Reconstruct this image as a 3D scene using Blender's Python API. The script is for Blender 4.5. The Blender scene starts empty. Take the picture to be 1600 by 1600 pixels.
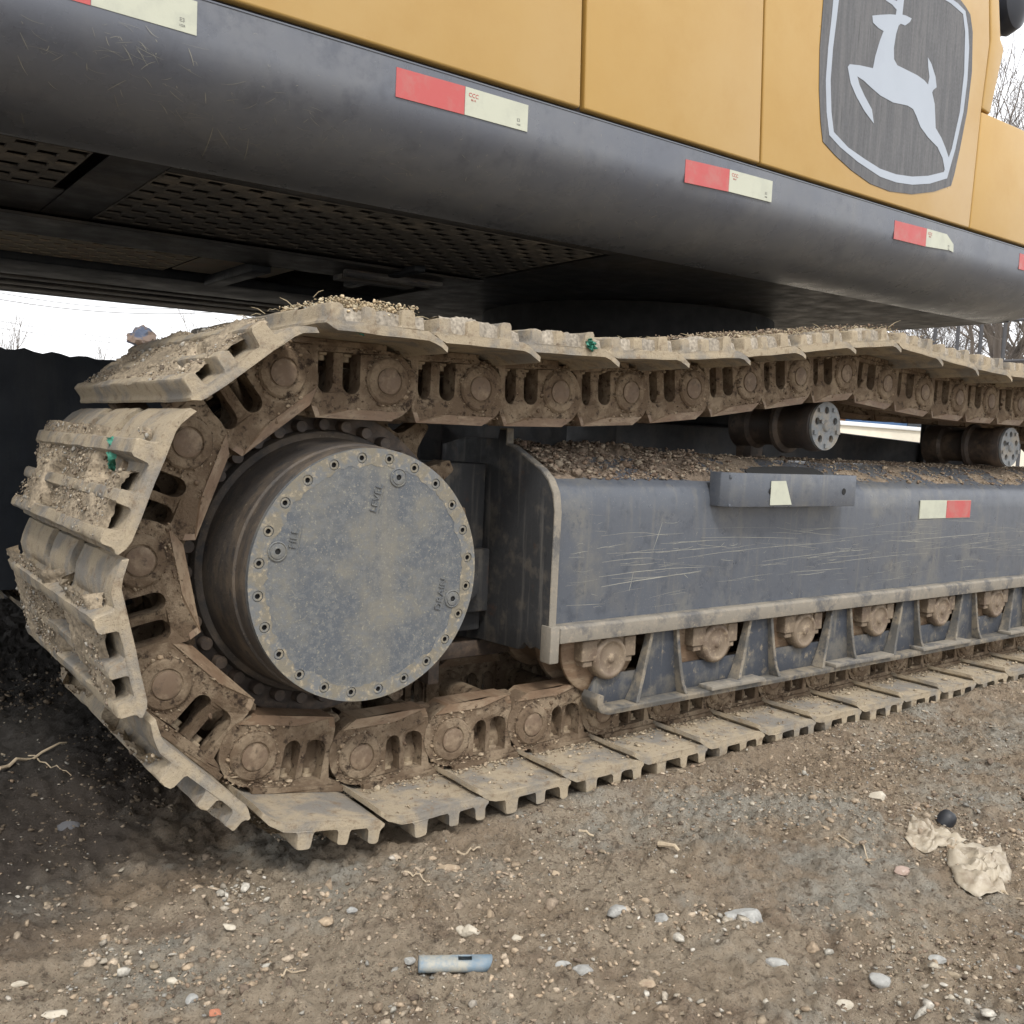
import bpy, bmesh, math, random
import numpy as np
from mathutils import Vector, Matrix, noise
from mathutils.geometry import tessellate_polygon
PI = math.pi
R = math.radians
rng = np.random.default_rng(7)
random.seed(7)
SC = bpy.context.scene
COL = SC.collection

# ------------------------------------------------------------------ camera
def cam_axes(yaw, pitch, roll):
    cy, sy, cp, sp = math.cos(yaw), math.sin(yaw), math.cos(pitch), math.sin(pitch)
    f = Vector((sy * cp, cy * cp, sp)); r = Vector((cy, -sy, 0)); u = r.cross(f)
    cr, sr = math.cos(roll), math.sin(roll)
    return cr * r + sr * u, -sr * r + cr * u, f
CAM = Vector((-0.1094, -1.458, 0.8561))
cr_, cu_, cf_ = cam_axes(0.6531, -0.0754, 0.0452)
cam_d = bpy.data.cameras.new('camera')
cam = bpy.data.objects.new('camera', cam_d); COL.objects.link(cam)
cam.matrix_world = Matrix(((cr_.x, cu_.x, -cf_.x, CAM.x), (cr_.y, cu_.y, -cf_.y, CAM.y), (cr_.z, cu_.z, -cf_.z, CAM.z), (0, 0, 0, 1)))
cam_d.sensor_width = 36; cam_d.lens = 36 * 1.4733
cam_d.lens = 36 * 1473.3 / 1600
cam_d.clip_start = 0.02; cam_d.clip_end = 1500
SC.camera = cam

# ------------------------------------------------------------------ sky, sun, exposure
W = bpy.data.worlds.new('World'); SC.world = W; W.use_nodes = True
wn = W.node_tree.nodes; wl = W.node_tree.links
wn.clear()
wo = wn.new('ShaderNodeOutputWorld'); bg = wn.new('ShaderNodeBackground'); sky = wn.new('ShaderNodeTexSky')
SUN_EL, SUN_AZ = R(52), R(205)          # compass style: 0 = +Y, clockwise
sky.sky_type = 'NISHITA'; sky.sun_disc = False; sky.sun_elevation = SUN_EL; sky.sun_rotation = SUN_AZ
sky.dust_density = 3.0; sky.air_density = 1.0
mx = wn.new('ShaderNodeMix'); mx.data_type = 'RGBA'; mx.inputs[0].default_value = 0.86
mx.inputs[7].default_value = (12.6, 12.7, 13.0, 1)      # the even cloud deck
wl.new(sky.outputs[0], mx.inputs[6]); wl.new(mx.outputs[2], bg.inputs[0])
bg.inputs[1].default_value = 0.093
wl.new(bg.outputs[0], wo.inputs[0])
sd = bpy.data.lights.new('sun', 'SUN'); sun = bpy.data.objects.new('sun', sd); COL.objects.link(sun)
sd.energy = 1.5; sd.angle = R(11); sd.color = (1.0, 0.965, 0.91)
sv = Vector((math.sin(SUN_AZ) * math.cos(SUN_EL), math.cos(SUN_AZ) * math.cos(SUN_EL), math.sin(SUN_EL)))
sun.rotation_euler = sv.to_track_quat('Z', 'Y').to_euler(); sun.location = (0, 0, 20)
SC.view_settings.view_transform = 'Standard'; SC.view_settings.look = 'None'
SC.view_settings.exposure = 0.62; SC.view_settings.gamma = 1.0; SC.view_settings.use_curve_mapping = False

# ------------------------------------------------------------------ material kit
def mat(name, base, c2=None, c3=None, rough=0.8, metal=0.0, spec=0.5, s1=8.0, s2=60.0, t1=(.45, .65), t2=(.5, .7),
        bump=0.3, bscale=180.0, bdist=0.002, speck=None, streak=None, scratch=None, stretch=(1, 1, 1), coat=0.0, world=False, c2f=1.0, c3f=1.0, edge=None):
    """layered procedural surface: base, two noise-masked tones, specks, streaks, scratches, fine relief"""
    m = bpy.data.materials.new(name); m.use_nodes = True
    nt = m.node_tree; N = nt.nodes; L = nt.links
    b = N['Principled BSDF']
    tc = N.new('ShaderNodeTexCoord'); oi = N.new('ShaderNodeObjectInfo')
    geo = N.new('ShaderNodeNewGeometry')
    add = N.new('ShaderNodeVectorMath'); add.operation = 'ADD'
    mul = N.new('ShaderNodeMath'); mul.operation = 'MULTIPLY'; mul.inputs[1].default_value = 37.0
    L.new(oi.outputs['Random'], mul.inputs[0])
    L.new(geo.outputs['Position'] if world else tc.outputs['Object'], add.inputs[0])
    if not world: L.new(mul.outputs[0], add.inputs[1])
    P = add.outputs[0]
    def nz(scale, det=6, rgh=.6, st=None, off=0):
        n = N.new('ShaderNodeTexNoise'); n.inputs['Scale'].default_value = scale; n.inputs['Detail'].default_value = det; n.inputs['Roughness'].default_value = rgh
        mp = N.new('ShaderNodeMapping'); mp.inputs['Scale'].default_value = st or (1, 1, 1); mp.inputs['Location'].default_value = (off, off * .7, off * .3)
        L.new(P, mp.inputs[0]); L.new(mp.outputs[0], n.inputs['Vector']); return n.outputs['Fac']
    def ramp(v, a, z):
        r = N.new('ShaderNodeMapRange'); r.inputs[1].default_value = a; r.inputs[2].default_value = z; r.interpolation_type = 'SMOOTHSTEP'; L.new(v, r.inputs[0]); return r.outputs[0]
    def mixc(f, a, c, k=1.0):
        x = N.new('ShaderNodeMix'); x.data_type = 'RGBA'
        if k != 1.0:
            q = N.new('ShaderNodeMath'); q.operation = 'MULTIPLY'; q.inputs[1].default_value = k; L.new(f, q.inputs[0]); f = q.outputs[0]
        L.new(f, x.inputs[0])
        if isinstance(a, tuple): x.inputs[6].default_value = (*a, 1)
        else: L.new(a, x.inputs[6])
        if isinstance(c, tuple): x.inputs[7].default_value = (*c, 1)
        else: L.new(c, x.inputs[7])
        return x.outputs[2]
    c = base
    rr = None
    if c2: c = mixc(ramp(nz(s1, 8, .65, stretch), *t1), c, c2, c2f)
    if c3: c = mixc(ramp(nz(s2, 8, .7, stretch, 5.3), *t2), c, c3, c3f)
    if streak:
        col, sc, lo, hi, k = streak
        c = mixc(ramp(nz(sc, 5, .6, (1, 1, .06), 2.1), lo, hi), c, col, k)
    if scratch:
        for j, (col, sc, st, lo, hi, k) in enumerate(scratch):
            # thin iso-lines of a stretched noise, broken up by a coarse mask
            a = nz(sc, 2, .5, st, 11.7 + 3 * j)
            s = N.new('ShaderNodeMath'); s.operation = 'SUBTRACT'; s.inputs[1].default_value = .5; L.new(a, s.inputs[0])
            ab = N.new('ShaderNodeMath'); ab.operation = 'ABSOLUTE'; L.new(s.outputs[0], ab.inputs[0])
            ln = ramp(ab.outputs[0], lo, 0.0)
            ms = ramp(nz(hi, 4, .6, None, 20 + j), .5, .62)
            q = N.new('ShaderNodeMath'); q.operation = 'MULTIPLY'; L.new(ln, q.inputs[0]); L.new(ms, q.inputs[1])
            c = mixc(q.outputs[0], c, col, k)
    if speck:
        col, sc, lo, hi = speck
        c = mixc(ramp(nz(sc, 3, .8, None, 9.1), lo, hi), c, col, .8)
    if edge:      # rubbed, dust-catching arrises
        ec, elo, ehi, ek = edge; c = mixc(ramp(geo.outputs['Pointiness'], elo, ehi), c, ec, ek)
    if isinstance(c, tuple): b.inputs['Base Color'].default_value = (*c, 1)
    else: L.new(c, b.inputs['Base Color'])
    # roughness variation
    rv = N.new('ShaderNodeMapRange'); rv.inputs[1].default_value = .3; rv.inputs[2].default_value = .7
    rv.inputs[3].default_value = max(0.05, rough - .12); rv.inputs[4].default_value = min(1, rough + .12)
    L.new(nz(s1 * 2.3, 5, .6, None, 3.3), rv.inputs[0]); L.new(rv.outputs[0], b.inputs['Roughness'])
    b.inputs['Metallic'].default_value = metal; b.inputs['Specular IOR Level'].default_value = spec
    b.inputs['Coat Weight'].default_value = coat; b.inputs['Coat Roughness'].default_value = .25
    if bump:
        bp = N.new('ShaderNodeBump'); bp.inputs['Strength'].default_value = bump; bp.inputs['Distance'].default_value = bdist
        L.new(nz(bscale, 8, .75, None, 1.7), bp.inputs['Height']); L.new(bp.outputs[0], b.inputs['Normal'])
    return m
def flat(name, col, rough=.6, metal=0, spec=.5): return mat(name, col, rough=rough, metal=metal, spec=spec, bump=0)

TAN = (.40, .31, .20); TAN2 = (.30, .225, .14); RUST = (.175, .10, .058); GREY = (.20, .195, .18)
M = {}
M['shoe'] = mat('dusty shoe steel', (.385, .32, .228), (.195, .19, .18), (.22, .165, .112), edge=((.50, .41, .28), .55, .66, .5), rough=.9, spec=.2, s1=11, s2=42, t1=(.43, .62), t2=(.52, .70), bump=.8, bscale=110, bdist=.004, c2f=.8, speck=((.15, .115, .08), 330, .57, .68))
M['link'] = mat('mud stained link steel', base=(.175, .125, .083), c2=(.31, .240, .165), c3=(.052, .036, .026), rough=.88, spec=.18, s1=15, s2=50, t1=(.43, .62), t2=(.52, .66), bump=1.0, bscale=130, bdist=.006, speck=((.38, .29, .19), 300, .62, .75))
M['railwear'] = mat('worn rail steel', (.19, .125, .078), (.28, .21, .14), (.12, .08, .05), rough=.55, spec=.4, s1=12, s2=60, bump=.35, bscale=200, stretch=(1, .3, 3))
M['pin'] = mat('track pin face', (.16, .11, .072), (.26, .195, .13), (.10, .07, .045), rough=.7, s1=30, s2=70, bump=.4, bscale=220)
M['boltm'] = mat('dusty bolt head', (.30, .235, .155), (.20, .15, .10), (.40, .32, .22), rough=.8, s1=40, s2=120, bump=.4, bscale=260)
M['mud'] = mat('dried crumbly mud', (.30, .245, .175), (.22, .18, .13), (.40, .34, .25), rough=.95, spec=.15, s1=22, s2=90, t1=(.45, .6), t2=(.52, .66), bump=1.0, bscale=330, bdist=.006, speck=((.10, .085, .065), 260, .58, .66))
M['mudbrown'] = mat('brown frame dirt', (.19, .12, .078), (.28, .20, .14), (.12, .08, .055), rough=.95, spec=.15, s1=22, s2=90, bump=1.0, bscale=300, bdist=.006)
M['drum'] = mat('dirty final drive drum', (.060, .052, .046), (.125, .098, .072), (.036, .036, .038), rough=.65, s1=9, s2=36, t1=(.42, .66), bump=.7, bscale=110, stretch=(1, 2, 1), speck=((.32, .27, .2), 170, .64, .72))
M['cover'] = mat('blue grey cover plate', (.090, .100, .113), (.205, .190, .150), (.140, .145, .145), rough=.58, s1=11, s2=80, t1=(.42, .68), t2=(.46, .62), bump=.45, bscale=260, c2f=.75, streak=((.215, .195, .15), 15, .50, .70, .5), speck=((.29, .27, .21), 210, .56, .70))
M['covergrime'] = mat('tan rim grime', (.19, .17, .130), (.15, .155, .155), (.37, .31, .215), rough=.85, s1=26, s2=80, t1=(.44, .58), bump=.5, bscale=220)
M['frame'] = mat('scratched charcoal frame paint', (.090, .100, .118), (.15, .148, .138), (.066, .075, .092), rough=.36, spec=.5, s1=7, s2=30, t1=(.46, .72), bump=.2, bscale=90,
                 streak=((.20, .185, .15), 40, .52, .76, .4), speck=((.26, .25, .23), 230, .62, .72))
M['framedust'] = mat('dusty flange steel', (.24, .215, .175), (.115, .112, .108), (.31, .265, .205), rough=.8, s1=10, s2=60, t1=(.46, .62), bump=.5, bscale=170, bdist=.003)
M['endplate'] = mat('dark end plate', (.040, .041, .043), (.095, .085, .072), (.10, .055, .035), rough=.6, s1=18, s2=12, t1=(.5, .68), t2=(.58, .74), bump=.35, bscale=120, streak=((.15, .14, .125), 40, .52, .7, .6))  # near-black base with brown mottling and paler vertical streaks
M['guard'] = mat('dark roller guard paint', (.042, .048, .060), (.115, .108, .095), (.24, .20, .145), rough=.65, s1=14, s2=40, t2=(.56, .72), bump=.3, bscale=150, streak=((.20, .18, .14), 30, .56, .72, .6))
M['gusset'] = mat('chipped gusset plate', (.10, .095, .085), (.23, .195, .145), (.05, .054, .063), rough=.7, s1=18, s2=40, t1=(.42, .62), bump=.4, bscale=150)
M['roller'] = mat('dirty roller steel', (.19, .145, .10), (.14, .10, .07), (.32, .25, .17), rough=.7, s1=20, s2=70, bump=.5, bscale=180)
M['rolldark'] = mat('dark roller body', (.060, .045, .036), (.14, .10, .07), (.04, .035, .03), rough=.55, s1=14, s2=60, bump=.3, bscale=160)
M['capgrey'] = mat('grey roller end cap', (.22, .235, .245), (.32, .28, .22), (.15, .16, .165), rough=.6, s1=16, s2=80, bump=.3)
M['skirt'] = mat('grey skirt paint', (.118, .128, .152), (.150, .157, .172), (.098, .106, .126), rough=.30, spec=.5, s1=4, s2=16, t1=(.42, .72), t2=(.5, .72), bump=.06, bscale=60, streak=((.17, .17, .17), 18, .56, .76, .35),
                 speck=((.30, .30, .30), 240, .68, .75))
M['yellow'] = mat('yellow body paint', (.455, .275, .070), (.475, .305, .100), (.435, .26, .066), rough=.38, spec=.5, s1=1.3, s2=5, t1=(.3, .75), t2=(.4, .8), bump=.02, bscale=40, coat=.15, speck=((.45, .30, .12), 120, .72, .78))
M['seam'] = flat('brown black seam', (.018, .013, .011), .7)
M['under'] = mat('black underside steel', (.030, .030, .032), (.060, .052, .045), (.018, .018, .019), rough=.55, s1=6, s2=24, bump=.2, bscale=80, speck=((.14, .13, .12), 200, .66, .74))
M['underdustlit'] = mat('dusty brightened belly plate', (.46, .40, .31), (.50, .38, .28), (.34, .31, .26), rough=.8, s1=6, s2=40, bump=.3, bscale=120)  # dust tone, raised to paint in light bounced off the ground
M['navy'] = mat('dark navy plate', (.014, .019, .027), (.024, .027, .032), rough=.6, s1=4, s2=20, bump=.3, bscale=30, bdist=.01, stretch=(3, 1, .4))
M['farrail'] = mat('weathered far rail', (.17, .16, .15), (.07, .07, .075), (.25, .18, .13), rough=.7, s1=12, s2=30, t1=(.46, .58), t2=(.55, .7), bump=.4, bscale=90, stretch=(.35, 2, 4))
M['badge'] = mat('brushed grey badge', (.080, .080, .083), (.115, .112, .112), (.052, .052, .054), rough=.5, s1=60, s2=160, t1=(.4, .6), bump=.05, stretch=(1, 1, .05), c2f=.9)
M['silver'] = mat('pale silver vinyl', (.37, .41, .465), (.345, .38, .435), rough=.4, s1=4, bump=0)
M['tapered'] = mat('red reflective tape', (.46, .085, .08), (.43, .13, .115), rough=.45, s1=20, bump=.1, bscale=300)
M['tapecream'] = mat('cream reflective tape', (.49, .50, .40), (.44, .45, .365), rough=.45, s1=20, bump=.1, bscale=300)
M['ink'] = flat('red print', (.45, .07, .06), .6); M['inkgrey'] = flat('grey print', (.22, .22, .2), .6)
M['green'] = mat('green woven plastic', (.035, .20, .135), (.06, .27, .19), rough=.6, s1=90, bump=.5, bscale=400)
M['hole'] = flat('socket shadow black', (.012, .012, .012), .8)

# ------------------------------------------------------------------ mesh kit
class MB:
    def __init__(s): s.v = []; s.f = []; s.mi = []
    def add(s, vs, fs, mi=0):
        o = len(s.v); s.v += [tuple(p) for p in vs]; s.f += [tuple(i + o for i in f) for f in fs]; s.mi += [mi] * len(fs); return s
    def box(s, a, b, mi=0):
        x0, y0, z0 = a; x1, y1, z1 = b
        return s.add([(x0, y0, z0), (x1, y0, z0), (x1, y1, z0), (x0, y1, z0), (x0, y0, z1), (x1, y0, z1), (x1, y1, z1), (x0, y1, z1)],
                     [(0, 3, 2, 1), (4, 5, 6, 7), (0, 1, 5, 4), (1, 2, 6, 5), (2, 3, 7, 6), (3, 0, 4, 7)], mi)
    def prism(s, poly, d0, d1, axes='XZ', holes=(), mi=0):
        """extrude a 2-D outline (with holes) along the third axis"""
        ax = {'XZ': lambda a, b, d: (a, d, b), 'YZ': lambda a, b, d: (d, a, b), 'XY': lambda a, b, d: (a, b, d)}[axes]
        loops = [list(poly)] + [list(h) for h in holes]
        def area(l): return sum(l[i][0] * l[(i + 1) % len(l)][1] - l[(i + 1) % len(l)][0] * l[i][1] for i in range(len(l)))
        if area(loops[0]) < 0: loops[0].reverse()
        for h in loops[1:]:
            if area(h) > 0: h.reverse()
        flatp = [p for l in loops for p in l]; n = len(flatp)
        tris = tessellate_polygon([[Vector((p[0], p[1], 0)) for p in l] for l in loops])
        vs = [ax(p[0], p[1], d0) for p in flatp] + [ax(p[0], p[1], d1) for p in flatp]
        fs = []
        # orientation: want outward normals; fixed afterwards by recalc
        for t in tris: fs.append(tuple(t)); fs.append(tuple(i + n for i in reversed(t)))
        o = 0
        for l in loops:
            k = len(l)
            for i in range(k):
                a, b = o + i, o + (i + 1) % k
                fs.append((a, b, b + n, a + n))
            o += k
        return s.add(vs, fs, mi)
    def lathe(s, prof, c, n=48, axis='Y', mi=0, a0=0.0):
        """prof: (radius, position along axis); closed where radius is 0"""
        ring = []; vs = []; fs = []
        for r, t in prof:
            if r < 1e-6: ring.append([len(vs)]); vs.append((0, 0, t)); continue
            ring.append(list(range(len(vs), len(vs) + n)))
            for k in range(n):
                a = a0 + 2 * PI * k / n; vs.append((r * math.cos(a), r * math.sin(a), t))
        for A, B in zip(ring, ring[1:]):
            for k in range(n):
                if len(A) == 1 and len(B) == 1: break
                if len(A) == 1: fs.append((A[0], B[k], B[(k + 1) % n]))
                elif len(B) == 1: fs.append((A[k], A[(k + 1) % n], B[0]))
                else: fs.append((A[k], A[(k + 1) % n], B[(k + 1) % n], B[k]))
        if axis == 'Y': vs = [(c[0] + a, c[1] + t, c[2] + b) for a, b, t in vs]
        elif axis == 'Z': vs = [(c[0] + a, c[1] + b, c[2] + t) for a, b, t in vs]
        else: vs = [(c[0] + t, c[1] + a, c[2] + b) for a, b, t in vs]
        return s.add(vs, fs, mi)
    def tube(s, pts, rad, n=8, mi=0, cap=True):
        pts = [Vector(p) for p in pts]; rs = rad if hasattr(rad, '__len__') else [rad] * len(pts)
        vs = []; fs = []; up = Vector((0, 0, 1))
        for i, p in enumerate(pts):
            d = (pts[min(i + 1, len(pts) - 1)] - pts[max(i - 1, 0)]).normalized()
            a = d.cross(up if abs(d.z) < .9 else Vector((1, 0, 0))).normalized(); b = d.cross(a)
            for k in range(n):
                t = 2 * PI * k / n; vs.append(p + (a * math.cos(t) + b * math.sin(t)) * rs[i])
        for i in range(len(pts) - 1):
            for k in range(n): fs.append((i * n + k, i * n + (k + 1) % n, (i + 1) * n + (k + 1) % n, (i + 1) * n + k))
        if cap: fs.append(tuple(range(n))[::-1]); fs.append(tuple((len(pts) - 1) * n + k for k in range(n)))
        return s.add(vs, fs, mi)
    def map(s, fn): s.v = [fn(*p) for p in s.v]; return s
    def mesh(s, name, mats, bevel=0, seg=2, smooth=35, recalc=True):
        me = bpy.data.meshes.new(name); me.from_pydata(s.v, [], s.f)
        for m in mats: me.materials.append(m)
        me.polygons.foreach_set('material_index', s.mi)
        if recalc or bevel:
            bm = bmesh.new(); bm.from_mesh(me)
            bmesh.ops.remove_doubles(bm, verts=bm.verts, dist=1e-6)
            bmesh.ops.recalc_face_normals(bm, faces=bm.faces)
            if bevel:
                es = [e for e in bm.edges if len(e.link_faces) == 2 and e.calc_face_angle(0) > R(28)]
                bmesh.ops.bevel(bm, geom=es, offset=bevel, segments=seg, profile=.5, affect='EDGES', clamp_overlap=True)
            bm.to_mesh(me); bm.free()
        if smooth:
            me.polygons.foreach_set('use_smooth', [True] * len(me.polygons)); me.set_sharp_from_angle(angle=R(smooth))
        me.update(); return me
def link(name, me, parent=None, loc=None, mtx=None):
    o = bpy.data.objects.new(name, me); COL.objects.link(o)
    if parent: o.parent = parent
    if loc: o.location = loc
    if mtx is not None: o.matrix_local = mtx
    return o
def part(name, mb, mats, parent, bevel=0, smooth=35, seg=2, label=None, stuff=False, **k):
    if not isinstance(mats, (list, tuple)): mats = [mats]
    o = link(name, mb.mesh(name, mats, bevel, seg, smooth), parent, **k)
    if label: o['label'] = label
    if stuff: o['kind'] = 'stuff'
    return o
def tag(o, label=None, cat=None, group=None, kind=None):
    if label: o['label'] = label
    if cat: o['category'] = cat
    if group: o['group'] = group
    if kind: o['kind'] = kind
    return o
def empty(name, loc, label, cat, group=None):
    o = bpy.data.objects.new(name, None); COL.objects.link(o); o.location = loc; o.empty_display_size = .2
    return tag(o, label, cat, group)
def text_mesh(txt, size, depth, name):
    cu = bpy.data.curves.new(name, 'FONT'); cu.body = txt; cu.size = size; cu.extrude = depth; cu.align_x = 'CENTER'; cu.align_y = 'CENTER'
    t = bpy.data.objects.new(name, cu); COL.objects.link(t)
    dg = bpy.context.evaluated_depsgraph_get(); me = bpy.data.meshes.new_from_object(t.evaluated_get(dg))
    bpy.data.objects.remove(t); me.name = name; return me
def circ(cx, cy, r, n=24, a0=0, a1=2 * PI, full=True):
    return [(cx + r * math.cos(a0 + (a1 - a0) * k / (n if full else n - 1)), cy + r * math.sin(a0 + (a1 - a0) * k / (n if full else n - 1))) for k in range(n)]

# numpy value noise -------------------------------------------------
_G = rng.random((256, 256))
def vnoise(x, y, s):
    x = np.asarray(x) * s + 100.3; y = np.asarray(y) * s + 57.7
    xi = np.floor(x).astype(int); yi = np.floor(y).astype(int); fx = x - xi; fy = y - yi
    fx = fx * fx * (3 - 2 * fx); fy = fy * fy * (3 - 2 * fy)
    g = lambda a, b: _G[a % 256, b % 256]
    return (g(xi, yi) * (1 - fx) + g(xi + 1, yi) * fx) * (1 - fy) + (g(xi, yi + 1) * (1 - fx) + g(xi + 1, yi + 1) * fx) * fy - .5
def fbm(x, y, s, o=4, k=.5):
    t = 0; a = 1
    for i in range(o): t = t + a * vnoise(np.asarray(x) + i * 3.1, np.asarray(y) - i * 1.7, s * 2 ** i); a *= k
    return t
# ------------------------------------------------------------------ ground
def sstep(a, b, v): t = np.clip((v - a) / (b - a), 0, 1); return t * t * (3 - 2 * t)
def ground_z(x, y):
    x = np.asarray(x, float); y = np.asarray(y, float)
    near = np.exp(-((np.maximum(np.abs(x - 1.6) - 3, 0)) / 6) ** 2 - ((np.maximum(np.abs(y) - 2, 0)) / 6) ** 2)
    z = .093 + near * (.022 * fbm(x, y, 2.2, 3) + .017 * fbm(x, y, 9, 3) + .014 * np.abs(fbm(x, y, 26, 4, .62)) * 2 + .004 * fbm(x, y, 75, 2))
    z = z + (1 - near) * .05 * fbm(x, y, .6, 3)
    under = sstep(-.05, .02, y) * (1 - sstep(.62, .7, y)) * sstep(.9, 1.1, x) * (1 - sstep(4.4, 4.7, x))
    z = z * (1 - under) + (.101 + .008 * fbm(x, y, 20, 2)) * under
    z = z - .030 * np.exp(-((x - .55) / .33) ** 2 - ((y - .15) / .3) ** 2)
    z = z + .017 * np.exp(-((y + .03) / .045) ** 2) * sstep(.95, 1.3, x) * (1 - sstep(4, 5, x)) * (.6 + 1.4 * np.clip(fbm(x, y, 6, 2) + .4, 0, 1))
    return z
def gz(x, y): return float(ground_z(x, y))
xs = np.concatenate([-np.geomspace(400, .62, 26), np.arange(-.6, 4.4, .0095), np.geomspace(4.42, 700, 40)])
ys = np.concatenate([-np.geomspace(400, 1.42, 26), np.arange(-1.4, 1.3, .0095), np.arange(1.3, 4.0, .028), np.geomspace(4.05, 700, 38)])
gx, gy = np.meshgrid(xs, ys); hz = ground_z(gx, gy)
nv = len(xs)
gv = np.stack([gx.ravel(), gy.ravel(), hz.ravel()], 1)
ii = (np.arange(len(ys) - 1)[:, None] * nv + np.arange(nv - 1)[None, :]).ravel()
gf = np.stack([ii, ii + 1, ii + nv + 1, ii + nv], 1)
def np_mesh(name, v, f, mats, smooth=True, col=None):
    me = bpy.data.meshes.new(name); k = f.shape[1]
    me.vertices.add(len(v)); me.vertices.foreach_set('co', v.astype(np.float32).ravel())
    me.loops.add(f.size); me.loops.foreach_set('vertex_index', f.astype(np.int32).ravel())
    me.polygons.add(len(f)); me.polygons.foreach_set('loop_start', np.arange(0, f.size, k, dtype=np.int32)); me.polygons.foreach_set('loop_total', np.full(len(f), k, np.int32))
    if smooth: me.polygons.foreach_set('use_smooth', np.ones(len(f), bool))
    for m in mats: me.materials.append(m)
    me.update(calc_edges=True)
    if col is not None:
        at = me.color_attributes.new('tint', 'FLOAT_COLOR', 'POINT'); at.data.foreach_set('color', np.c_[col, np.ones(len(col))].astype(np.float32).ravel())
    return me
def ground_material():
    m = bpy.data.materials.new('yard soil'); m.use_nodes = True; nt = m.node_tree; N = nt.nodes; L = nt.links; b = N['Principled BSDF']
    geo = N.new('ShaderNodeNewGeometry'); P = geo.outputs['Position']
    def nz(s, d=8, r=.65, off=0.0, st=(1, 1, 1)):
        mp = N.new('ShaderNodeMapping'); mp.inputs['Location'].default_value = (off, off * .5, 0); mp.inputs['Scale'].default_value = st; L.new(P, mp.inputs[0])
        n = N.new('ShaderNodeTexNoise'); n.inputs['Scale'].default_value = s; n.inputs['Detail'].default_value = d; n.inputs['Roughness'].default_value = r; L.new(mp.outputs[0], n.inputs['Vector']); return n.outputs['Fac']
    def rp(v, a, z):
        r = N.new('ShaderNodeMapRange'); r.interpolation_type = 'SMOOTHSTEP'; r.inputs[1].default_value = a; r.inputs[2].default_value = z; L.new(v, r.inputs[0]); return r.outputs[0]
    def mc(f, a, c):
        x = N.new('ShaderNodeMix'); x.data_type = 'RGBA'; L.new(f, x.inputs[0])
        for v, i in ((a, 6), (c, 7)):
            if isinstance(v, tuple): x.inputs[i].default_value = (*v, 1)
            else: L.new(v, x.inputs[i])
        return x.outputs[2]
    c = mc(rp(nz(2.6), .40, .62), (.36, .275, .19), (.44, .36, .265))
    c = mc(rp(nz(7, off=3), .5, .68), c, (.29, .22, .157))
    c = mc(rp(nz(3.4, off=8), .47, .62), c, (.40, .37, .31))
    c = mc(rp(nz(60, off=5), .52, .68), c, (.16, .125, .09))
    c = mc(rp(nz(150, 5, .8, 6), .54, .68), c, (.46, .40, .31))
    c = mc(rp(nz(230, 4, .8, 16), .55, .66), c, (.12, .095, .07))
    # darker soil towards the left and rear
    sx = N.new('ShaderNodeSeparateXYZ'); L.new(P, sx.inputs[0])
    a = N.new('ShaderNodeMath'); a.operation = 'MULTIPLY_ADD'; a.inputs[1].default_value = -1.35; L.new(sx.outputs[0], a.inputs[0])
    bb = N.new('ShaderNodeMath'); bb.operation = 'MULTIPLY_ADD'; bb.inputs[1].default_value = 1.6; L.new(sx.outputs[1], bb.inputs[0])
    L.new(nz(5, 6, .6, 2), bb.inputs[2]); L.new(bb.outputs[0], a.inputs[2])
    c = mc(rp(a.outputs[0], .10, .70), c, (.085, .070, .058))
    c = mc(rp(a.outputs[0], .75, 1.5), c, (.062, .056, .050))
    # far away the yard is pale dry concrete
    d = N.new('ShaderNodeVectorMath'); d.operation = 'LENGTH'; L.new(P, d.inputs[0])
    c = mc(rp(d.outputs['Value'], 6, 12), c, (.36, .33, .28))
    L.new(c, b.inputs['Base Color']); b.inputs['Roughness'].default_value = .92; b.inputs['Specular IOR Level'].default_value = .25
    b1 = N.new('ShaderNodeBump'); b1.inputs['Strength'].default_value = 1.0; b1.inputs['Distance'].default_value = .022; L.new(nz(95, 8, .78, 1), b1.inputs['Height'])
    b2 = N.new('ShaderNodeBump'); b2.inputs['Strength'].default_value = .7; b2.inputs['Distance'].default_value = .007; L.new(nz(380, 4, .8, 4), b2.inputs['Height'])
    L.new(b1.outputs[0], b2.inputs['Normal']); L.new(b2.outputs[0], b.inputs['Normal'])
    return m
g = link('ground', np_mesh('ground', gv, gf, [ground_material()])); tag(g, 'bare brown soil yard with gravel and darker patches', kind='structure')

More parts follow.
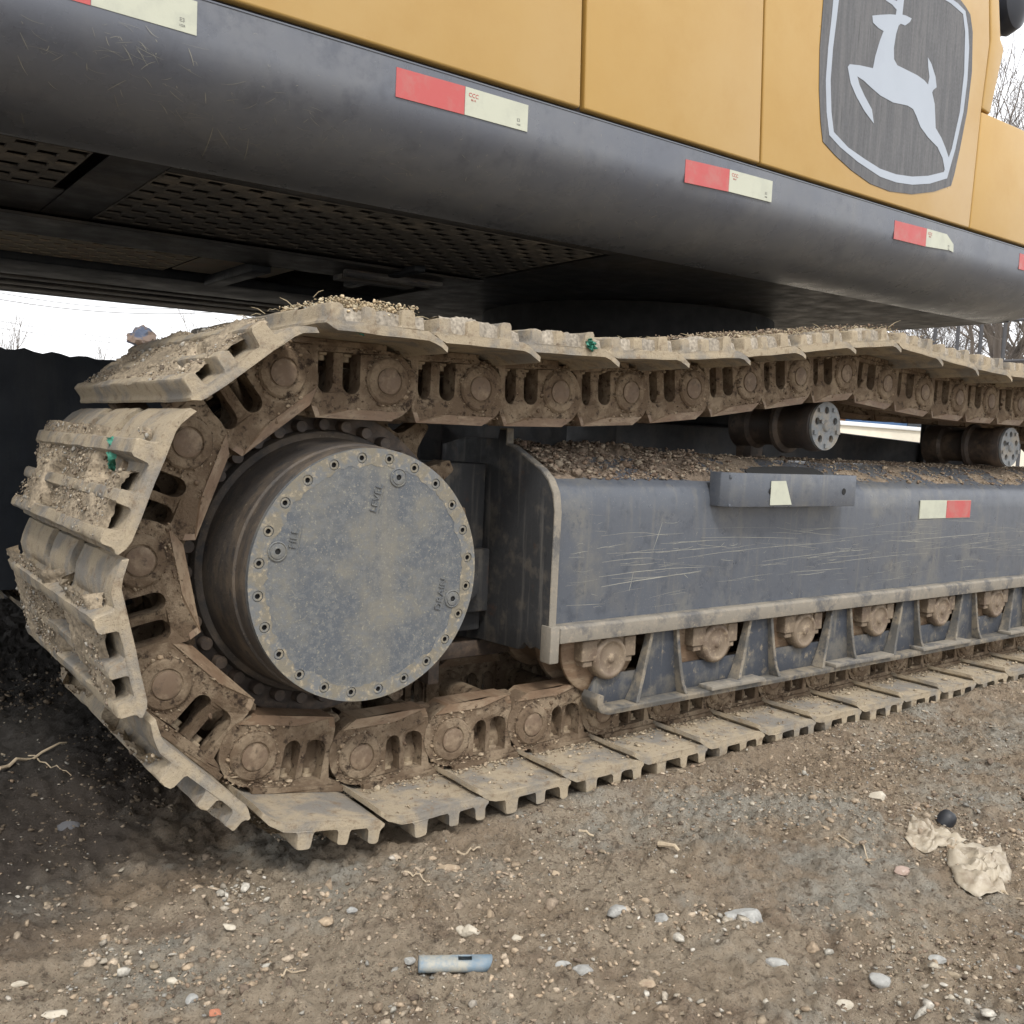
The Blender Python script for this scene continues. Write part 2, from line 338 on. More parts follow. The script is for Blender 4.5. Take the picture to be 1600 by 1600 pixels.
# loose stones ------------------------------------------------------
def tint_material(name, rough=.9, amt=.35):
    m = bpy.data.materials.new(name); m.use_nodes = True; N = m.node_tree.nodes; L = m.node_tree.links; b = N['Principled BSDF']
    at = N.new('ShaderNodeAttribute'); at.attribute_name = 'tint'
    n = N.new('ShaderNodeTexNoise'); n.inputs['Scale'].default_value = 160; n.inputs['Detail'].default_value = 6; g_ = N.new('ShaderNodeNewGeometry'); L.new(g_.outputs['Position'], n.inputs['Vector'])
    mr = N.new('ShaderNodeMapRange'); mr.inputs[1].default_value = .3; mr.inputs[2].default_value = .7; mr.inputs[3].default_value = 1 - amt; mr.inputs[4].default_value = 1 + amt; L.new(n.outputs['Fac'], mr.inputs[0])
    v = N.new('ShaderNodeVectorMath'); v.operation = 'SCALE'; L.new(at.outputs['Color'], v.inputs[0]); L.new(mr.outputs[0], v.inputs['Scale']); L.new(v.outputs[0], b.inputs['Base Color'])
    b.inputs['Roughness'].default_value = rough; b.inputs['Specular IOR Level'].default_value = .25
    bp = N.new('ShaderNodeBump'); bp.inputs['Strength'].default_value = .6; bp.inputs['Distance'].default_value = .003; L.new(n.outputs['Fac'], bp.inputs['Height']); L.new(bp.outputs[0], b.inputs['Normal'])
    return m
M['pebble'] = tint_material('pebble')
t_ = (1 + 5 ** .5) / 2
ICO = np.array([(-1, t_, 0), (1, t_, 0), (-1, -t_, 0), (1, -t_, 0), (0, -1, t_), (0, 1, t_), (0, -1, -t_), (0, 1, -t_), (t_, 0, -1), (t_, 0, 1), (-t_, 0, -1), (-t_, 0, 1)], float); ICO /= np.linalg.norm(ICO[0])
ICF = np.array([(0, 11, 5), (0, 5, 1), (0, 1, 7), (0, 7, 10), (0, 10, 11), (1, 5, 9), (5, 11, 4), (11, 10, 2), (10, 7, 6), (7, 1, 8), (3, 9, 4), (3, 4, 2), (3, 2, 6), (3, 6, 8), (3, 8, 9), (4, 9, 5), (2, 4, 11), (6, 2, 10), (8, 6, 7), (9, 8, 1)])
PAL = np.array([(.33, .275, .205), (.26, .21, .15), (.38, .34, .27), (.23, .22, .195), (.33, .31, .265), (.13, .10, .075), (.25, .185, .13), (.31, .28, .235), (.22, .17, .12), (.18, .14, .10), (.29, .225, .155), (.16, .12, .088)])
def scatter(pos, size, pal=PAL, w=None, flatz=.6):
    n = len(pos)
    jit = 1 + rng.uniform(-.46, .40, (n, 12, 1))
    sc = size[:, None, None] * np.stack([rng.uniform(.6, 1.5, n), rng.uniform(.6, 1.2, n), rng.uniform(.35, flatz + .3, n)], 1)[:, None, :]
    v = ICO[None] * jit * sc
    a = rng.uniform(0, 2 * PI, n); ca, sa = np.cos(a)[:, None], np.sin(a)[:, None]
    b = rng.uniform(-.5, .5, n); cb, sb = np.cos(b)[:, None], np.sin(b)[:, None]
    x, y, z = v[..., 0], v[..., 1], v[..., 2]; x, z = x * cb - z * sb, x * sb + z * cb
    v = np.stack([x * ca - y * sa, x * sa + y * ca, z], -1) + pos[:, None, :]
    f = (ICF[None] + 12 * np.arange(n)[:, None, None]).reshape(-1, 3)
    c = pal[rng.choice(len(pal), n, p=w)] * rng.uniform(.75, 1.2, (n, 1))
    return v.reshape(-1, 3), f, np.repeat(c, 12, 0)
n = 90000
sx_ = np.concatenate([rng.uniform(-.35, 3.9, n // 2), rng.uniform(0, 2.6, n - n // 2)])
sy_ = np.concatenate([rng.uniform(-1.25, 1.9, n // 2), rng.uniform(-1.0, .1, n - n // 2)])
keep = ~((sy_ > -.005) & (sy_ < .61) & (sx_ > .5)) & (rng.random(n) < np.clip(.32 + 1.6 * fbm(sx_, sy_, 3.3, 3), .05, 1))
sx_, sy_ = sx_[keep], sy_[keep]; n = len(sx_)
size = np.clip(rng.lognormal(math.log(.0015), .62, n), .0007, .010)
gvv, gff, gcc = scatter(np.stack([sx_, sy_, ground_z(sx_, sy_) + size * .15], 1), size)
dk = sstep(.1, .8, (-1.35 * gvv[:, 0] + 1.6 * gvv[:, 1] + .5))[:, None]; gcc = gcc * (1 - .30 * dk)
tag(link('gravel', np_mesh('gravel', gvv, gff, [M['pebble']], False, gcc)), 'small loose stones and grit strewn over the soil', kind='stuff')

n = 60000
sx_ = rng.uniform(-.3, 3.6, n); sy_ = rng.uniform(-1.2, 1.5, n); keep = ~((sy_ > -.005) & (sy_ < .61) & (sx_ > .5)) & (rng.random(n) < np.clip(.22 + 2.6 * fbm(sx_ + 5, sy_, 4.1, 3), .02, 1)); sx_, sy_ = sx_[keep], sy_[keep]; n = len(sx_)
size = np.clip(rng.lognormal(math.log(.0027), .55, n), .0012, .012)
gvv, gff, gcc = scatter(np.stack([sx_, sy_, ground_z(sx_, sy_) - size * .12], 1), size, np.array([(.34, .265, .185), (.29, .225, .158), (.38, .31, .23), (.24, .19, .14)]))
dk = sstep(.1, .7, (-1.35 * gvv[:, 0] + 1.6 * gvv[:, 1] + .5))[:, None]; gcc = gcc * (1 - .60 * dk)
tag(link('soil_clods', np_mesh('soil_clods', gvv, gff, [M['pebble']], False, gcc)), 'small soil clods crumbled over the ground', kind='stuff')

# ------------------------------------------------------------------ the excavator
EX = empty('excavator', (.73, 0.3, .1), 'yellow and dark grey crawler excavator with muddy tracks standing in the yard', 'excavator')
INV = Matrix.Translation((-.73, -.3, -.1))
def exo(name, mb, mats, **k):
    mb.map(lambda x, y, z: (x - .73, y - .3, z - .1)); return part(name, mb, mats, EX, **k)

# --- chain geometry
P_ = .216; RP = .3802; SX, SZ = .7259, .5994
angs = [1.930, 2.498, 3.065, 3.6527, 4.2459]
wrap = [(SX + RP * math.cos(a), SZ + RP * math.sin(a)) for a in angs]        # top -> bottom
low = [(.7737 + P_ * k, .2227) for k in range(18)]
tz = [.9591, .9594, .9604, .9674, .9815, 1.0053, 1.0368, 1.0683, 1.0935, 1.0790, 1.0680, 1.0640, 1.0660, 1.0690, 1.072, 1.068, 1.05, 1.02]
top = [(.5912, tz[0])]
for z in tz[1:]: top.append((top[-1][0] + math.sqrt(P_ ** 2 - (z - top[-1][1]) ** 2), z))
top.append((top[-1][0] + .2, top[-1][1] - .08))
idl = []
cx, cz = 4.50, .585
for k in range(5):
    a = R(52 - 34 * k); idl.append((cx + .385 * math.cos(a), cz + .385 * math.sin(a)))
# loop direction: bottom left->right, idler up, top right->left, wrap down
pins = low + idl[::-1] + top[::-1] + wrap[1:]
N_ = len(pins)
def seg_matrix(i, yc):
    ax, az = pins[i]; bx, bz = pins[(i + 1) % N_]
    d = Vector((bx - ax, 0, bz - az)).normalized()
    nrm = Vector((d.z, 0, -d.x))                       # outward (down on the lower run)
    yv = Vector((0, 1, 0))
    # local axes: x = s along chain, y = across, z = n outward
    return Matrix(((d.x, 0, nrm.x, ax - .73), (0, 1, 0, yc - .3), (d.z, 0, nrm.z, az - .1), (0, 0, 0, 1)))
# --- shoe meshes (local: s, y from -.3..+.3, n outward)
NP = .069
PROF = [(-.036, -.019), (-.023, -.0105), (-.010, -.0035), (.004, 0), (.05, 0), (.10, 0), (.15, 0), (.186, .000), (.197, .003), (.2095, .011),
        (.2085, .0155), (.204, .0185), (.2015, .024), (.2008, .043), (.198, .0462), (.189, .0470), (.181, .0462), (.1785, .043), (.1765, .023), (.172, .0175), (.150, .0170), (.1405, .0178), (.1375, .022), (.1365, .0425), (.134, .0455), (.126, .0462), (.118, .0455), (.1155, .0425), (.1140, .022), (.1105, .0178), (.090, .0170), (.0665, .0178), (.0635, .022), (.0620, .046), (.059, .0500), (.049, .0510), (.039, .0500), (.036, .046), (.0340, .022), (.0300, .0178), (.006, .0165), (-.008, .0105), (-.022, .003), (-.037, -.009)]
def make_shoe(seed):
    r = np.random.default_rng(seed); mb = MB()
    stations = [-.3, -.2975, -.29, -.27, -.245, -.22, -.195, -.17, -.145, -.12, -.095, -.0702, -.07, -.025, -.0248, 0, .03, .06, .09, .1248, .125, .17, .1702, .20, .23, .26, .29, .32, .35, .38, .3975, .4]
    slot = lambda y: -.0701 < y < -.0249 or .1249 < y < .1701
    k = len(PROF); vs = []
    for y in stations:
        end = y in (-.3, .4)
        for j, (s, nn) in enumerate(PROF):
            q = .0017 if not end else .0022
            a, b = s, nn
            if slot(y) and s < .013: a, b = .013 + (s + .03) * .02, (.0005 if j < 10 else .0122)
            if end: a = s + (.0012 if s < .1 else -.0012); b = nn * .97 + .0004
            if nn > .04: b -= .0055 * max(0, noise.noise(Vector((y * 9, seed * 3.1 + s * 30, 0)))) + .0012 * r.random()
            vs.append((a + q * noise.noise(Vector((y * 22, s * 60, seed))), y + (.0015 * noise.noise(Vector((s * 40, nn * 60, seed + y))) if end else 0), b + q * noise.noise(Vector((y * 25, s * 70, seed + 9.)))))
    fs = []
    for i in range(len(stations) - 1):
        for j in range(k):
            a, b = i * k + j, i * k + (j + 1) % k
            fs.append((a, b, b + k, a + k))
    tri = tessellate_polygon([[Vector((p[0], p[1], 0)) for p in PROF]])
    for t in tri:
        fs.append(tuple(t)); fs.append(tuple(x + (len(stations) - 1) * k for x in t))
    mb.add(vs, fs)
    me = mb.mesh('track_shoe', [M['shoe']], 0, smooth=40)
    return me
SHOES = [make_shoe(k) for k in range(5)]
def make_plug():
    mb = MB()
    for c in (.0765, .128):
        n_ = 7
        for i in range(n_):
            for k in range(5):
                pass
        X = np.linspace(c - .0185, c + .0185, 8); Z = np.linspace(-.034, .050, 14); vs = []; fs = []
        for zz in Z:
            for xx in X: vs.append((xx, -(.116 - .016 * sstep(.036, -.02, zz) + .006 * noise.noise(Vector((xx * 70, zz * 70, 3)))), zz))
        for a in range(13):
            for b in range(7): fs.append((a * 8 + b, a * 8 + b + 1, a * 8 + b + 9, a * 8 + b + 8))
        mb.add(vs, fs)
    return mb.mesh('packed_mud', [M['link']], smooth=60)
NUT = MB().lathe([(.010, 0), (.010, .009), (.008, .011), (0, .011)], (0, 0, 0), 6, 'Z').mesh('shoe_bolt', [M['boltm']], .0006, 1)
def make_mud(seed, thick=1.0, full=False):
    """crumbly dirt packed between the grousers"""
    ss = np.arange(.012, .196, .0045); yy = np.arange((-.2925 if full else -.285 + .03 * thick), .392, .0052)
    S, Y = np.meshgrid(ss, yy); o = seed * 7.7
    cov = fbm(Y + o, S * 1.6 + o, 7, 3) + .24 * thick
    edge = np.minimum(1, np.minimum((Y + .29) / .05, (.396 - Y) / .02))
    if full: cov = cov + .45; edge = np.clip(np.minimum((Y + .2935 - .006 * np.abs(fbm(S + o, Y * 0, 30, 2))) / .006, (.396 - Y) / .02), 0, 1)
    hgt = .010 + (.030 + .014 * fbm(Y - o, S, 12, 3)) * sstep(-.06, .22, cov) * edge + .0065 * np.abs(fbm(Y * 2 + o, S * 2, 60, 3, .7))
    v = np.stack([S.ravel(), Y.ravel(), hgt.ravel()], 1); nn = len(ss)
    i = (np.arange(len(yy) - 1)[:, None] * nn + np.arange(nn - 1)[None, :]).ravel()
    f = np.stack([i, i + nn, i + nn + 1, i + 1], 1)
    # crumbs on it
    m = 2600; cs = rng.uniform(.015, .195, m); cy = rng.uniform(-.27, .388, m)
    h = .012 + .032 * sstep(-.06, .22, fbm(cy + o, cs * 1.6 + o, 7, 3) + .24 * thick)
    sz = np.clip(rng.lognormal(math.log(.0014), .5, m), .0006, .006)
    a, b, c = scatter(np.stack([cs, cy, h + sz * .3], 1), sz, np.array([(.30, .245, .175), (.25, .20, .145), (.35, .295, .22), (.20, .16, .12), (.31, .29, .25)]))
    v2 = np.r_[v, a]; tri = np.r_[np.c_[f[:, 0], f[:, 1], f[:, 2]], np.c_[f[:, 0], f[:, 2], f[:, 3]], b + len(v)]
    if full: c = c * np.array([(.92, .95, .98)])
    cc = np.r_[np.tile(np.array([(.285, .25, .20) if full else (.30, .245, .175)]), (len(v), 1)) * (1 + .5 * fbm(Y.ravel() + 3, S.ravel(), 14, 3)[:, None]), c]
    return np_mesh('packed_mud', v2, tri, [M['pebble']], False, cc)
MUDS = [make_mud(k, t) for k, t in enumerate([1.0, 1.15, .8, .95])]
PLUG = make_plug()
MUDF = [make_mud(10 + k, 1.0, True) for k in range(3)]
# --- link mesh
def make_link(side=True):
    mb = MB()
    body = [(.012, NP - .001), (.045, NP - .001), (.08, NP - .001), (.115, NP - .001), (.150, NP - .001), (.190, NP - .001), (.190, .052), (.164, .044), (.1585, .02), (.157, -.01), (.1585, -.050), (.150, -.0755), (.12, -.0755), (.085, -.0755), (.05, -.0755), (.01, -.0755)] + \
           [(.066 * math.cos(a), -.009 + .066 * math.sin(a)) for a in [R(t) for t in range(258, 96, -12)]] + [(.002, .058)]
    def joggle(mb):
        def fn(x, y, z):
            if abs(y) < .110: return (x, y + (.10 if y > 0 else 0), z)
            t = min(max((x - .075) / .075, 0), 1); t = t * t * (3 - 2 * t)
            return (x, y + math.copysign(.0135 - .0255 * t, y) + (.10 if y > 0 else 0), z)
        return mb.map(fn)
    def win(x0, x1, n0, n1):
        c = (x0 + x1) / 2; r = (x1 - x0) / 2
        return [(x0, n1), (x1, n1), (x1, n0 + r)] + [(c + r * math.cos(R(t)), n0 + r - r * math.sin(R(t))) for t in (30, 60, 90, 120, 150)] + [(x0, n0 + r)]
    holes = [win(.059, .094, -.030, .046), win(.110, .146, -.030, .046)]
    def swap(pl): return [(a, b) for a, b in pl]
    for sgn in (-1, 1):
        def Y(d): return sgn * d
        mb.prism(swap(body), Y(.131), Y(.101), 'XZ', holes=[swap(h) for h in holes])
        # worn rail head, slightly wider, and the full height rounded pad at the pin end
        mb.prism([(-.040, -.058), (.03, -.058), (.075, -.058), (.11, -.058), (.157, -.056), (.149, -.0765), (.11, -.0765), (.075, -.0765), (.03, -.0765), (-.010, -.0765)], Y(.1335), Y(.088), 'XZ', mi=1)
        # foot flange along the shoe
        mb.prism([(.008, NP - .012), (.05, NP - .012), (.09, NP - .012), (.14, NP - .012), (.197, NP - .012), (.197, NP - .0008), (.14, NP - .0008), (.09, NP - .0008), (.05, NP - .0008), (.008, NP - .0008)], Y(.138), Y(.092), 'XZ')
        # boss around the pin, stepped out
        mb.lathe([(0, Y(.125)), (.046, Y(.125)), (.046, Y(.1345)), (.042, Y(.1385)), (.034, Y(.1395)), (.029, Y(.1395)), (.027, Y(.137)), (0, Y(.137))], (0, 0, 0), 28)
        # inner tab to the next pin
        tab = [(.150, .058), (.150, -.0735), (.176, -.0735), (.190, -.058)] + [(P_ + .046 * math.cos(a), .046 * math.sin(a)) for a in [R(t) for t in range(-100, 101, 20)]] + [(.19, .058)]
        mb.prism(tab, Y(.1095), Y(.092), 'XZ')
    joggle(mb)
    mb.lathe([(.030, -.10), (.030, .20)], (0, 0, 0), 20)       # bushing
    return mb.mesh('track_link', [M['link'], M['railwear']], .0022, 1, 40)
LINK = make_link()
def caked(seed):
    r = np.random.default_rng(seed); n_ = 420; sgrp = r.random(n_)
    x = r.uniform(-.05, .185, n_); z = np.where(sgrp < .45, NP - .012 - np.abs(r.normal(0, .007, n_)), np.where(sgrp < .7, -.058 + r.normal(0, .004, n_), r.uniform(-.05, .05, n_)))
    ring = r.random(n_) < .25; a = r.uniform(0, 2 * PI, n_); x = np.where(ring, .0475 * np.cos(a), x); z = np.where(ring, .0475 * np.sin(a), z)
    t = np.clip((x - .075) / .075, 0, 1); t = t * t * (3 - 2 * t); y = -(.131 + .0135 - .0255 * t) - .0004
    hole_ = ((x > .058) & (x < .095) | (x > .109) & (x < .147)) & (z > -.03) & (z < .046)
    ok = ~hole_ & ~((np.hypot(x, z) < .046)) & (x < .157); x, y, z = x[ok], y[ok], z[ok]
    sz = np.clip(r.lognormal(math.log(.0016), .6, len(x)), .0006, .006)
    a_, b_, c_ = scatter(np.stack([x, y, z], 1), sz, np.array([(.26, .195, .13), (.19, .135, .09), (.33, .26, .18), (.13, .09, .06)]), flatz=.5)
    return np_mesh('packed_mud', a_, b_, [M['pebble']], False, c_)
CAKED = [caked(k) for k in range(4)]
pinm = MB().lathe([(0, -.1550), (.020, -.1550), (.0245, -.1535), (.0255, -.146), (.0255, .250), (0, .250)], (0, 0, 0), 26).mesh('track_pin', [M['pin']])
def make_bolt():
    mb = MB(); mb.lathe([(0, 0), (.0135, 0), (.0145, .002), (.0145, .017), (.0125, .0195), (0, .0195)], (0, 0, 0), 6, 'Z'); mb.lathe([(.0175, .0195), (.0175, .0225), (0, .0225)], (0, 0, 0), 16, 'Z'); mb.lathe([(.0175, .0195), (.0, .0195)], (0, 0, 0), 16, 'Z')
    mb.lathe([(.008, -.01), (.008, .0)], (0, 0, 0), 10, 'Z'); mb.lathe([(0, -.010), (.008, -.010)], (0, 0, 0), 10, 'Z'); return mb.mesh('link_bolt', [M['boltm']], .0008, 1)
BOLT = make_bolt()
for i in range(N_):
    mt = seg_matrix(i, .3)
    l = link('track_link', LINK, EX, mtx=mt)
    link('track_pin', pinm, l); link('packed_mud', CAKED[i % 4], l)['kind'] = 'stuff'
    for s in (.0765, .128): link('link_bolt', BOLT, l, loc=(s, -.113, NP - .032 + .004))
    if i in (0, 1, 2, N_ - 1): link('packed_mud', PLUG, l)['kind'] = 'stuff'
    s = link('track_shoe', SHOES[i % 5], EX, mtx=mt @ Matrix.Translation((0, 0, NP)))
    px, pz = pins[i]
    if i >= N_ - 5:
        for ss_ in (.0775, .1545): link('shoe_bolt', NUT, s, loc=(ss_, -.185, .0155))
    if i >= N_ - 5 or i < 0: link('packed_mud', MUDS[i % 4], s)['kind'] = 'stuff'
    elif pz > .9: link('packed_mud', MUDF[i % 3], s)['kind'] = 'stuff'
for i in range(N_):          # the far track
    mt = seg_matrix(i, 2.60)
    link('track_link', LINK, EX, mtx=mt); link('track_shoe', SHOES[i % 5], EX, mtx=mt @ Matrix.Translation((0, 0, NP)))

# fallen soil against the links on the lower run
x = rng.uniform(.66, 4.2, 5200); y = .153 - np.abs(rng.normal(0, .016, 5200)); y[::4] = rng.uniform(.01, .15, len(y[::4])); z = np.full(5200, .2227 - NP + .001)
sz = np.clip(rng.lognormal(math.log(.0016), .55, 5200), .0006, .007)
a_, b_, c_ = scatter(np.stack([x, y, z + sz * .3], 1), sz, np.array([(.40, .33, .235), (.33, .265, .185), (.26, .20, .14)]), flatz=.5)
o = link('dried_dirt', np_mesh('dried_dirt', a_ - np.array([.73, .3, .1]), b_, [M['pebble']], False, c_), EX); o['kind'] = 'stuff'
# --- sprocket, drum, cover
def sprocket_outline(nt=21, r0=.322, r1=.388, ph=0.0):
    pts = []
    for k in range(nt):
        a = ph + 2 * PI * k / nt; st = 2 * PI / nt
        for fr, r in ((-.5, r0), (-.36, r0 + .002), (-.25, r0 + .014), (-.18, r0 + .035), (-.13, r1 - .006), (-.09, r1), (.09, r1), (.13, r1 - .006), (.18, r0 + .035), (.25, r0 + .014), (.36, r0 + .002)):
            pts.append((SX + r * math.cos(a + fr * st), SZ + r * math.sin(a + fr * st)))
    return pts
PH = R(30.5)
for yc in (.3, 2.60):
    mb = MB(); mb.prism(sprocket_outline(ph=PH), yc + .0, yc + .054, 'XZ', holes=[circ(SX, SZ, .24, 40)])
    sp = exo('sprocket', mb, M['link'], bevel=.004, seg=1)
    if yc < 1:
        for k in range(36):
            a = 2 * PI * k / 36 + .03; b = MB().lathe([(0, -.062), (.011, -.062), (.0125, -.059), (.0125, -.035)], (SX + .272 * math.cos(a), yc, SZ + .272 * math.sin(a)), 12)
            b.map(lambda x, y, z: (x - .73, y - .3, z - .1)); part('sprocket_bolt', b, M['rolldark'], sp)
        mb = MB().lathe([(.305, .262), (.305, .272), (.24, .274)], (SX, 0, SZ), 64); mb.lathe([(.305, .262), (.24, .262)], (SX, 0, SZ), 64); exo('sprocket_flange', mb, M['rolldark'])
mb = MB().lathe([(.2315, .058), (.2335, .062), (.2345, .085), (.2345, .10), (.238, .104), (.241, .15), (.244, .20), (.247, .228), (.258, .236), (.262, .250), (.262, .262), (.2, .263)], (SX, 0, SZ), 96)
exo('final_drive_drum', mb, M['drum'])
mb = MB().lathe([(.2, .262), (.2, .5), (.33, .5), (.33, .56), (0, .56)], (SX, 0, SZ), 48); exo('travel_motor_housing', mb, M['under'])
phi = .1155
bang = [PI / 2 + phi - k * PI / 12 for k in range(24)]
hol = [circ(SX + .2151 * math.cos(a), SZ + .2151 * math.sin(a), .0095, 14) for a in bang]
mb = MB(); mb.prism(circ(SX, SZ, .2322, 96), .0565, .0500, 'XZ', holes=hol)
mb.prism(circ(SX, SZ, .2322, 96), .0640, .0567, 'XZ')
cover = exo('final_drive_cover', mb, M['cover'], bevel=.0012, seg=1)
mb = MB(); mb.prism(circ(SX, SZ, .2318, 96), .0499, .0494, 'XZ', holes=[[(SX + (.2010 + .013 * noise.noise(Vector((math.cos(t) * 5, math.sin(t) * 5, 3))) + .006 * noise.noise(Vector((math.cos(t) * 19, math.sin(t) * 22, 3)))) * math.cos(t), SZ + (.2010 + .013 * noise.noise(Vector((math.cos(t) * 5, math.sin(t) * 5, 3))) + .006 * noise.noise(Vector((math.cos(t) * 19, math.sin(t) * 22, 3)))) * math.sin(t)) for t in [2 * PI * q / 220 for q in range(220)]]] + [circ(SX + .2151 * math.cos(a), SZ + .2151 * math.sin(a), .0100, 14) for a in bang])
mb.map(lambda x, y, z: (x - .73, y - .3, z - .1)); part('rim_grime', mb, M['covergrime'], cover)
for a in bang:
    cxx, czz = SX + .2151 * math.cos(a), SZ + .2151 * math.sin(a)
    mb = MB().lathe([(.0092, .0565), (.0092, .0515), (.0080, .0503), (.0050, .0503), (.0045, .0510)], (cxx, 0, czz), 14); mb.lathe([(.0045, .0510), (.0045, .0562), (0, .0562)], (cxx, 0, czz), 6, mi=1)
    mb.map(lambda x, y, z: (x - .73, y - .3, z - .1)); part('socket_bolt', mb, [M['covergrime'], M['hole']], cover)
for (cxx, czz) in ((.777, .779), (.545, .650), (.907, .545)):
    mb = MB().lathe([(.0175, .0500), (.0175, .0478), (.0160, .0470), (.0150, .0485), (.0135, .0485), (.0125, .0468), (.0060, .0462), (.0050, .0470)], (cxx, 0, czz), 28); mb.lathe([(.0050, .0470), (.0050, .0490), (0, .0490)], (cxx, 0, czz), 6, mi=1)
    mb.map(lambda x, y, z: (x - .73, y - .3, z - .1)); part('drain_plug', mb, [M['cover'], M['hole']], cover)
for txt, cxx, czz, rot in (('LEVEL', .733, .742, 76), ('FILL', .575, .672, 80), ('DRAIN', .880, .556, 79)):
    me = text_mesh(txt, .021, .0014, 'raised_lettering'); me.materials.append(M['cover'])
    o = link('raised_lettering', me, cover, mtx=Matrix.Translation((cxx - .73, .0488 - .3, czz - .1)) @ Matrix.Rotation(R(90), 4, 'X') @ Matrix.Rotation(R(rot), 4, 'Z') @ Matrix.Diagonal((1, .9, 1, 1)))
    bar = MB().box((cxx - .73 - .0008, .0492 - .3, czz - .1 - .026), (cxx - .73 + .0008, .05 - .3, czz - .1 + .026)); c0 = Vector((cxx - .73, 0, czz - .1)); t = R(rot - 90)
    off = Vector((math.cos(t), 0, math.sin(t))) * .012
    bar.map(lambda x, y, z: ((x - c0.x) * math.cos(t) - (z - c0.z) * math.sin(t) + c0.x + off.x, y, (x - c0.x) * math.sin(t) + (z - c0.z) * math.cos(t) + c0.z + off.z)); part('raised_bar', bar, M['cover'], cover)

# --- track frame
FX0, FX1 = 1.222, 4.30
def rr(pts): return pts
prof = [(.126, .43), (.124, .55), (.122, .70), (.124, .735), (.131, .757), (.145, .772), (.168, .783), (.26, .826), (.30, .834), (.50, .834), (.52, .80), (.52, .40), (.20, .40)]
mb = MB(); mb.prism(prof, FX0, FX1, 'YZ'); exo('track_frame', mb, M['frame'], smooth=50)
ep = [(.116, .392), (.111, .47), (.108, .60), (.107, .706), (.115, .745), (.133, .772), (.160, .793), (.215, .818), (.262, .840), (.292, .846), (.292, .881), (.318, .882), (.325, .86), (.46, .86), (.56, .84), (.56, .35), (.467, .353), (.374, .376), (.212, .382), (.19, .402), (.17, .392), (.15, .40)]
mb = MB(); mb.prism(ep, 1.203, 1.2215, 'YZ'); exo('end_plate', mb, M['endplate'], bevel=.002, seg=2)
# pale flange edge welded around the end plate
edge = [(.104, .40), (.104, .60), (.103, .706), (.111, .748), (.130, .776), (.158, .797), (.213, .822), (.262, .844), (.288, .850), (.288, .885), (.320, .885)]
inn = [(.320, .880), (.293, .880), (.293, .845), (.262, .8385), (.215, .8165), (.161, .7915), (.134, .7705), (.117, .744), (.1085, .706), (.1085, .60), (.1085, .40)]
mb = MB(); mb.prism(edge + inn, 1.2025, 1.2225, 'YZ'); exo('end_plate_rim', mb, M['framedust'], bevel=.0015, seg=1)
mb = MB(); mb.prism([(.094, .415), (.094, .448), (.100, .4535), (.128, .4535), (.128, .43), (.2, .43), (.2, .41)], 1.2275, FX1, 'YZ'); exo('lower_flange', mb, M['framedust'], smooth=30, bevel=.002)
mb = MB(); mb.box((1.2, .094, .372), (1.226, .13, .4545)); exo('flange_block', mb, M['framedust'], bevel=.003)
mb = MB(); mb.box((.93, .36, .40), (1.20, .50, .80)); mb.box((1.0, .33, .45), (1.2, .36, .60)); mb.tube([(1.12, .30, .52), (1.12, .36, .52)], .035, 16); exo('motor_mount', mb, M['endplate'], bevel=.006)
# small bracket bits behind the cover
mb = MB(); mb.box((1.02, .30, .30), (1.05, .46, .40)); mb.box((1.05, .38, .33), (1.32, .44, .37)); exo('guide_bracket', mb, M['rolldark'], bevel=.004)
# step bracket
mb = MB()
outer = [(1.725, .128), (1.728, .095), (1.742, .076), (1.765, .066), (1.90, .060), (2.262, .060), (2.268, .066), (2.268, .128)]
inner = [(2.256, .128), (2.256, .072), (1.90, .072), (1.772, .078), (1.752, .088), (1.742, .10), (1.738, .128)]
hb = MB(); hb.prism(outer + inner, .716, .802, 'XY')
hb.box((1.74, .074, .716), (2.262, .128, .724)); hb.box((1.74, .074, .785), (1.955, .128, .797)); hb.box((1.955, .074, .785), (2.262, .086, .797))
stp = exo('step_bracket', hb, M['frame'], bevel=.002)
rec = MB(); rec.prism([(1.90, .146), (1.915, .172), (1.96, .190), (2.10, .200), (2.25, .196), (2.262, .170), (2.24, .150), (2.05, .146)], 0, .004, 'XY'); rec.map(lambda x, y, z: (x - .73, y - .3, z + .017 + float(np.interp(y, [.122, .131, .145, .168, .26, .30, .5], [.735, .757, .772, .783, .826, .834, .834])) - .1)); part('recess_shade_patch', rec, M['hole'], stp)  # black patch laid on the slope, painting the shade of an opening
for xx in (1.885, 2.205):
    h = MB().lathe([(0, .0588), (.0085, .0588), (.0095, .0598)], (xx, 0, .757), 14); h.map(lambda x, y, z: (x - .73, y - .3, z - .1)); part('bolt_hole', h, M['hole'], stp)
def tape(parent, poly, y0, y1, m, mb=None):
    q = MB(); q.prism(poly, y0, y1, 'XZ'); q.map(lambda x, y, z: (x - .73, y - .3, z - .1)); return part('reflective_strip', q, m, parent)
tape(stp, [(1.882, .721), (1.882, .783), (1.942, .784), (1.972, .722)], .0592, .0584, M['tapecream'])
fr = exo('strip_backing', MB().box((2.715, .1205, .668), (3.035, .1212, .727)), M['tapecream'])
tape(fr, [(2.717, .669), (2.717, .726), (2.876, .726), (2.876, .669)], .1204, .1196, M['tapecream']); tape(fr, [(2.878, .669), (2.878, .726), (3.033, .726), (3.033, .669)], .1204, .1196, M['tapered'])

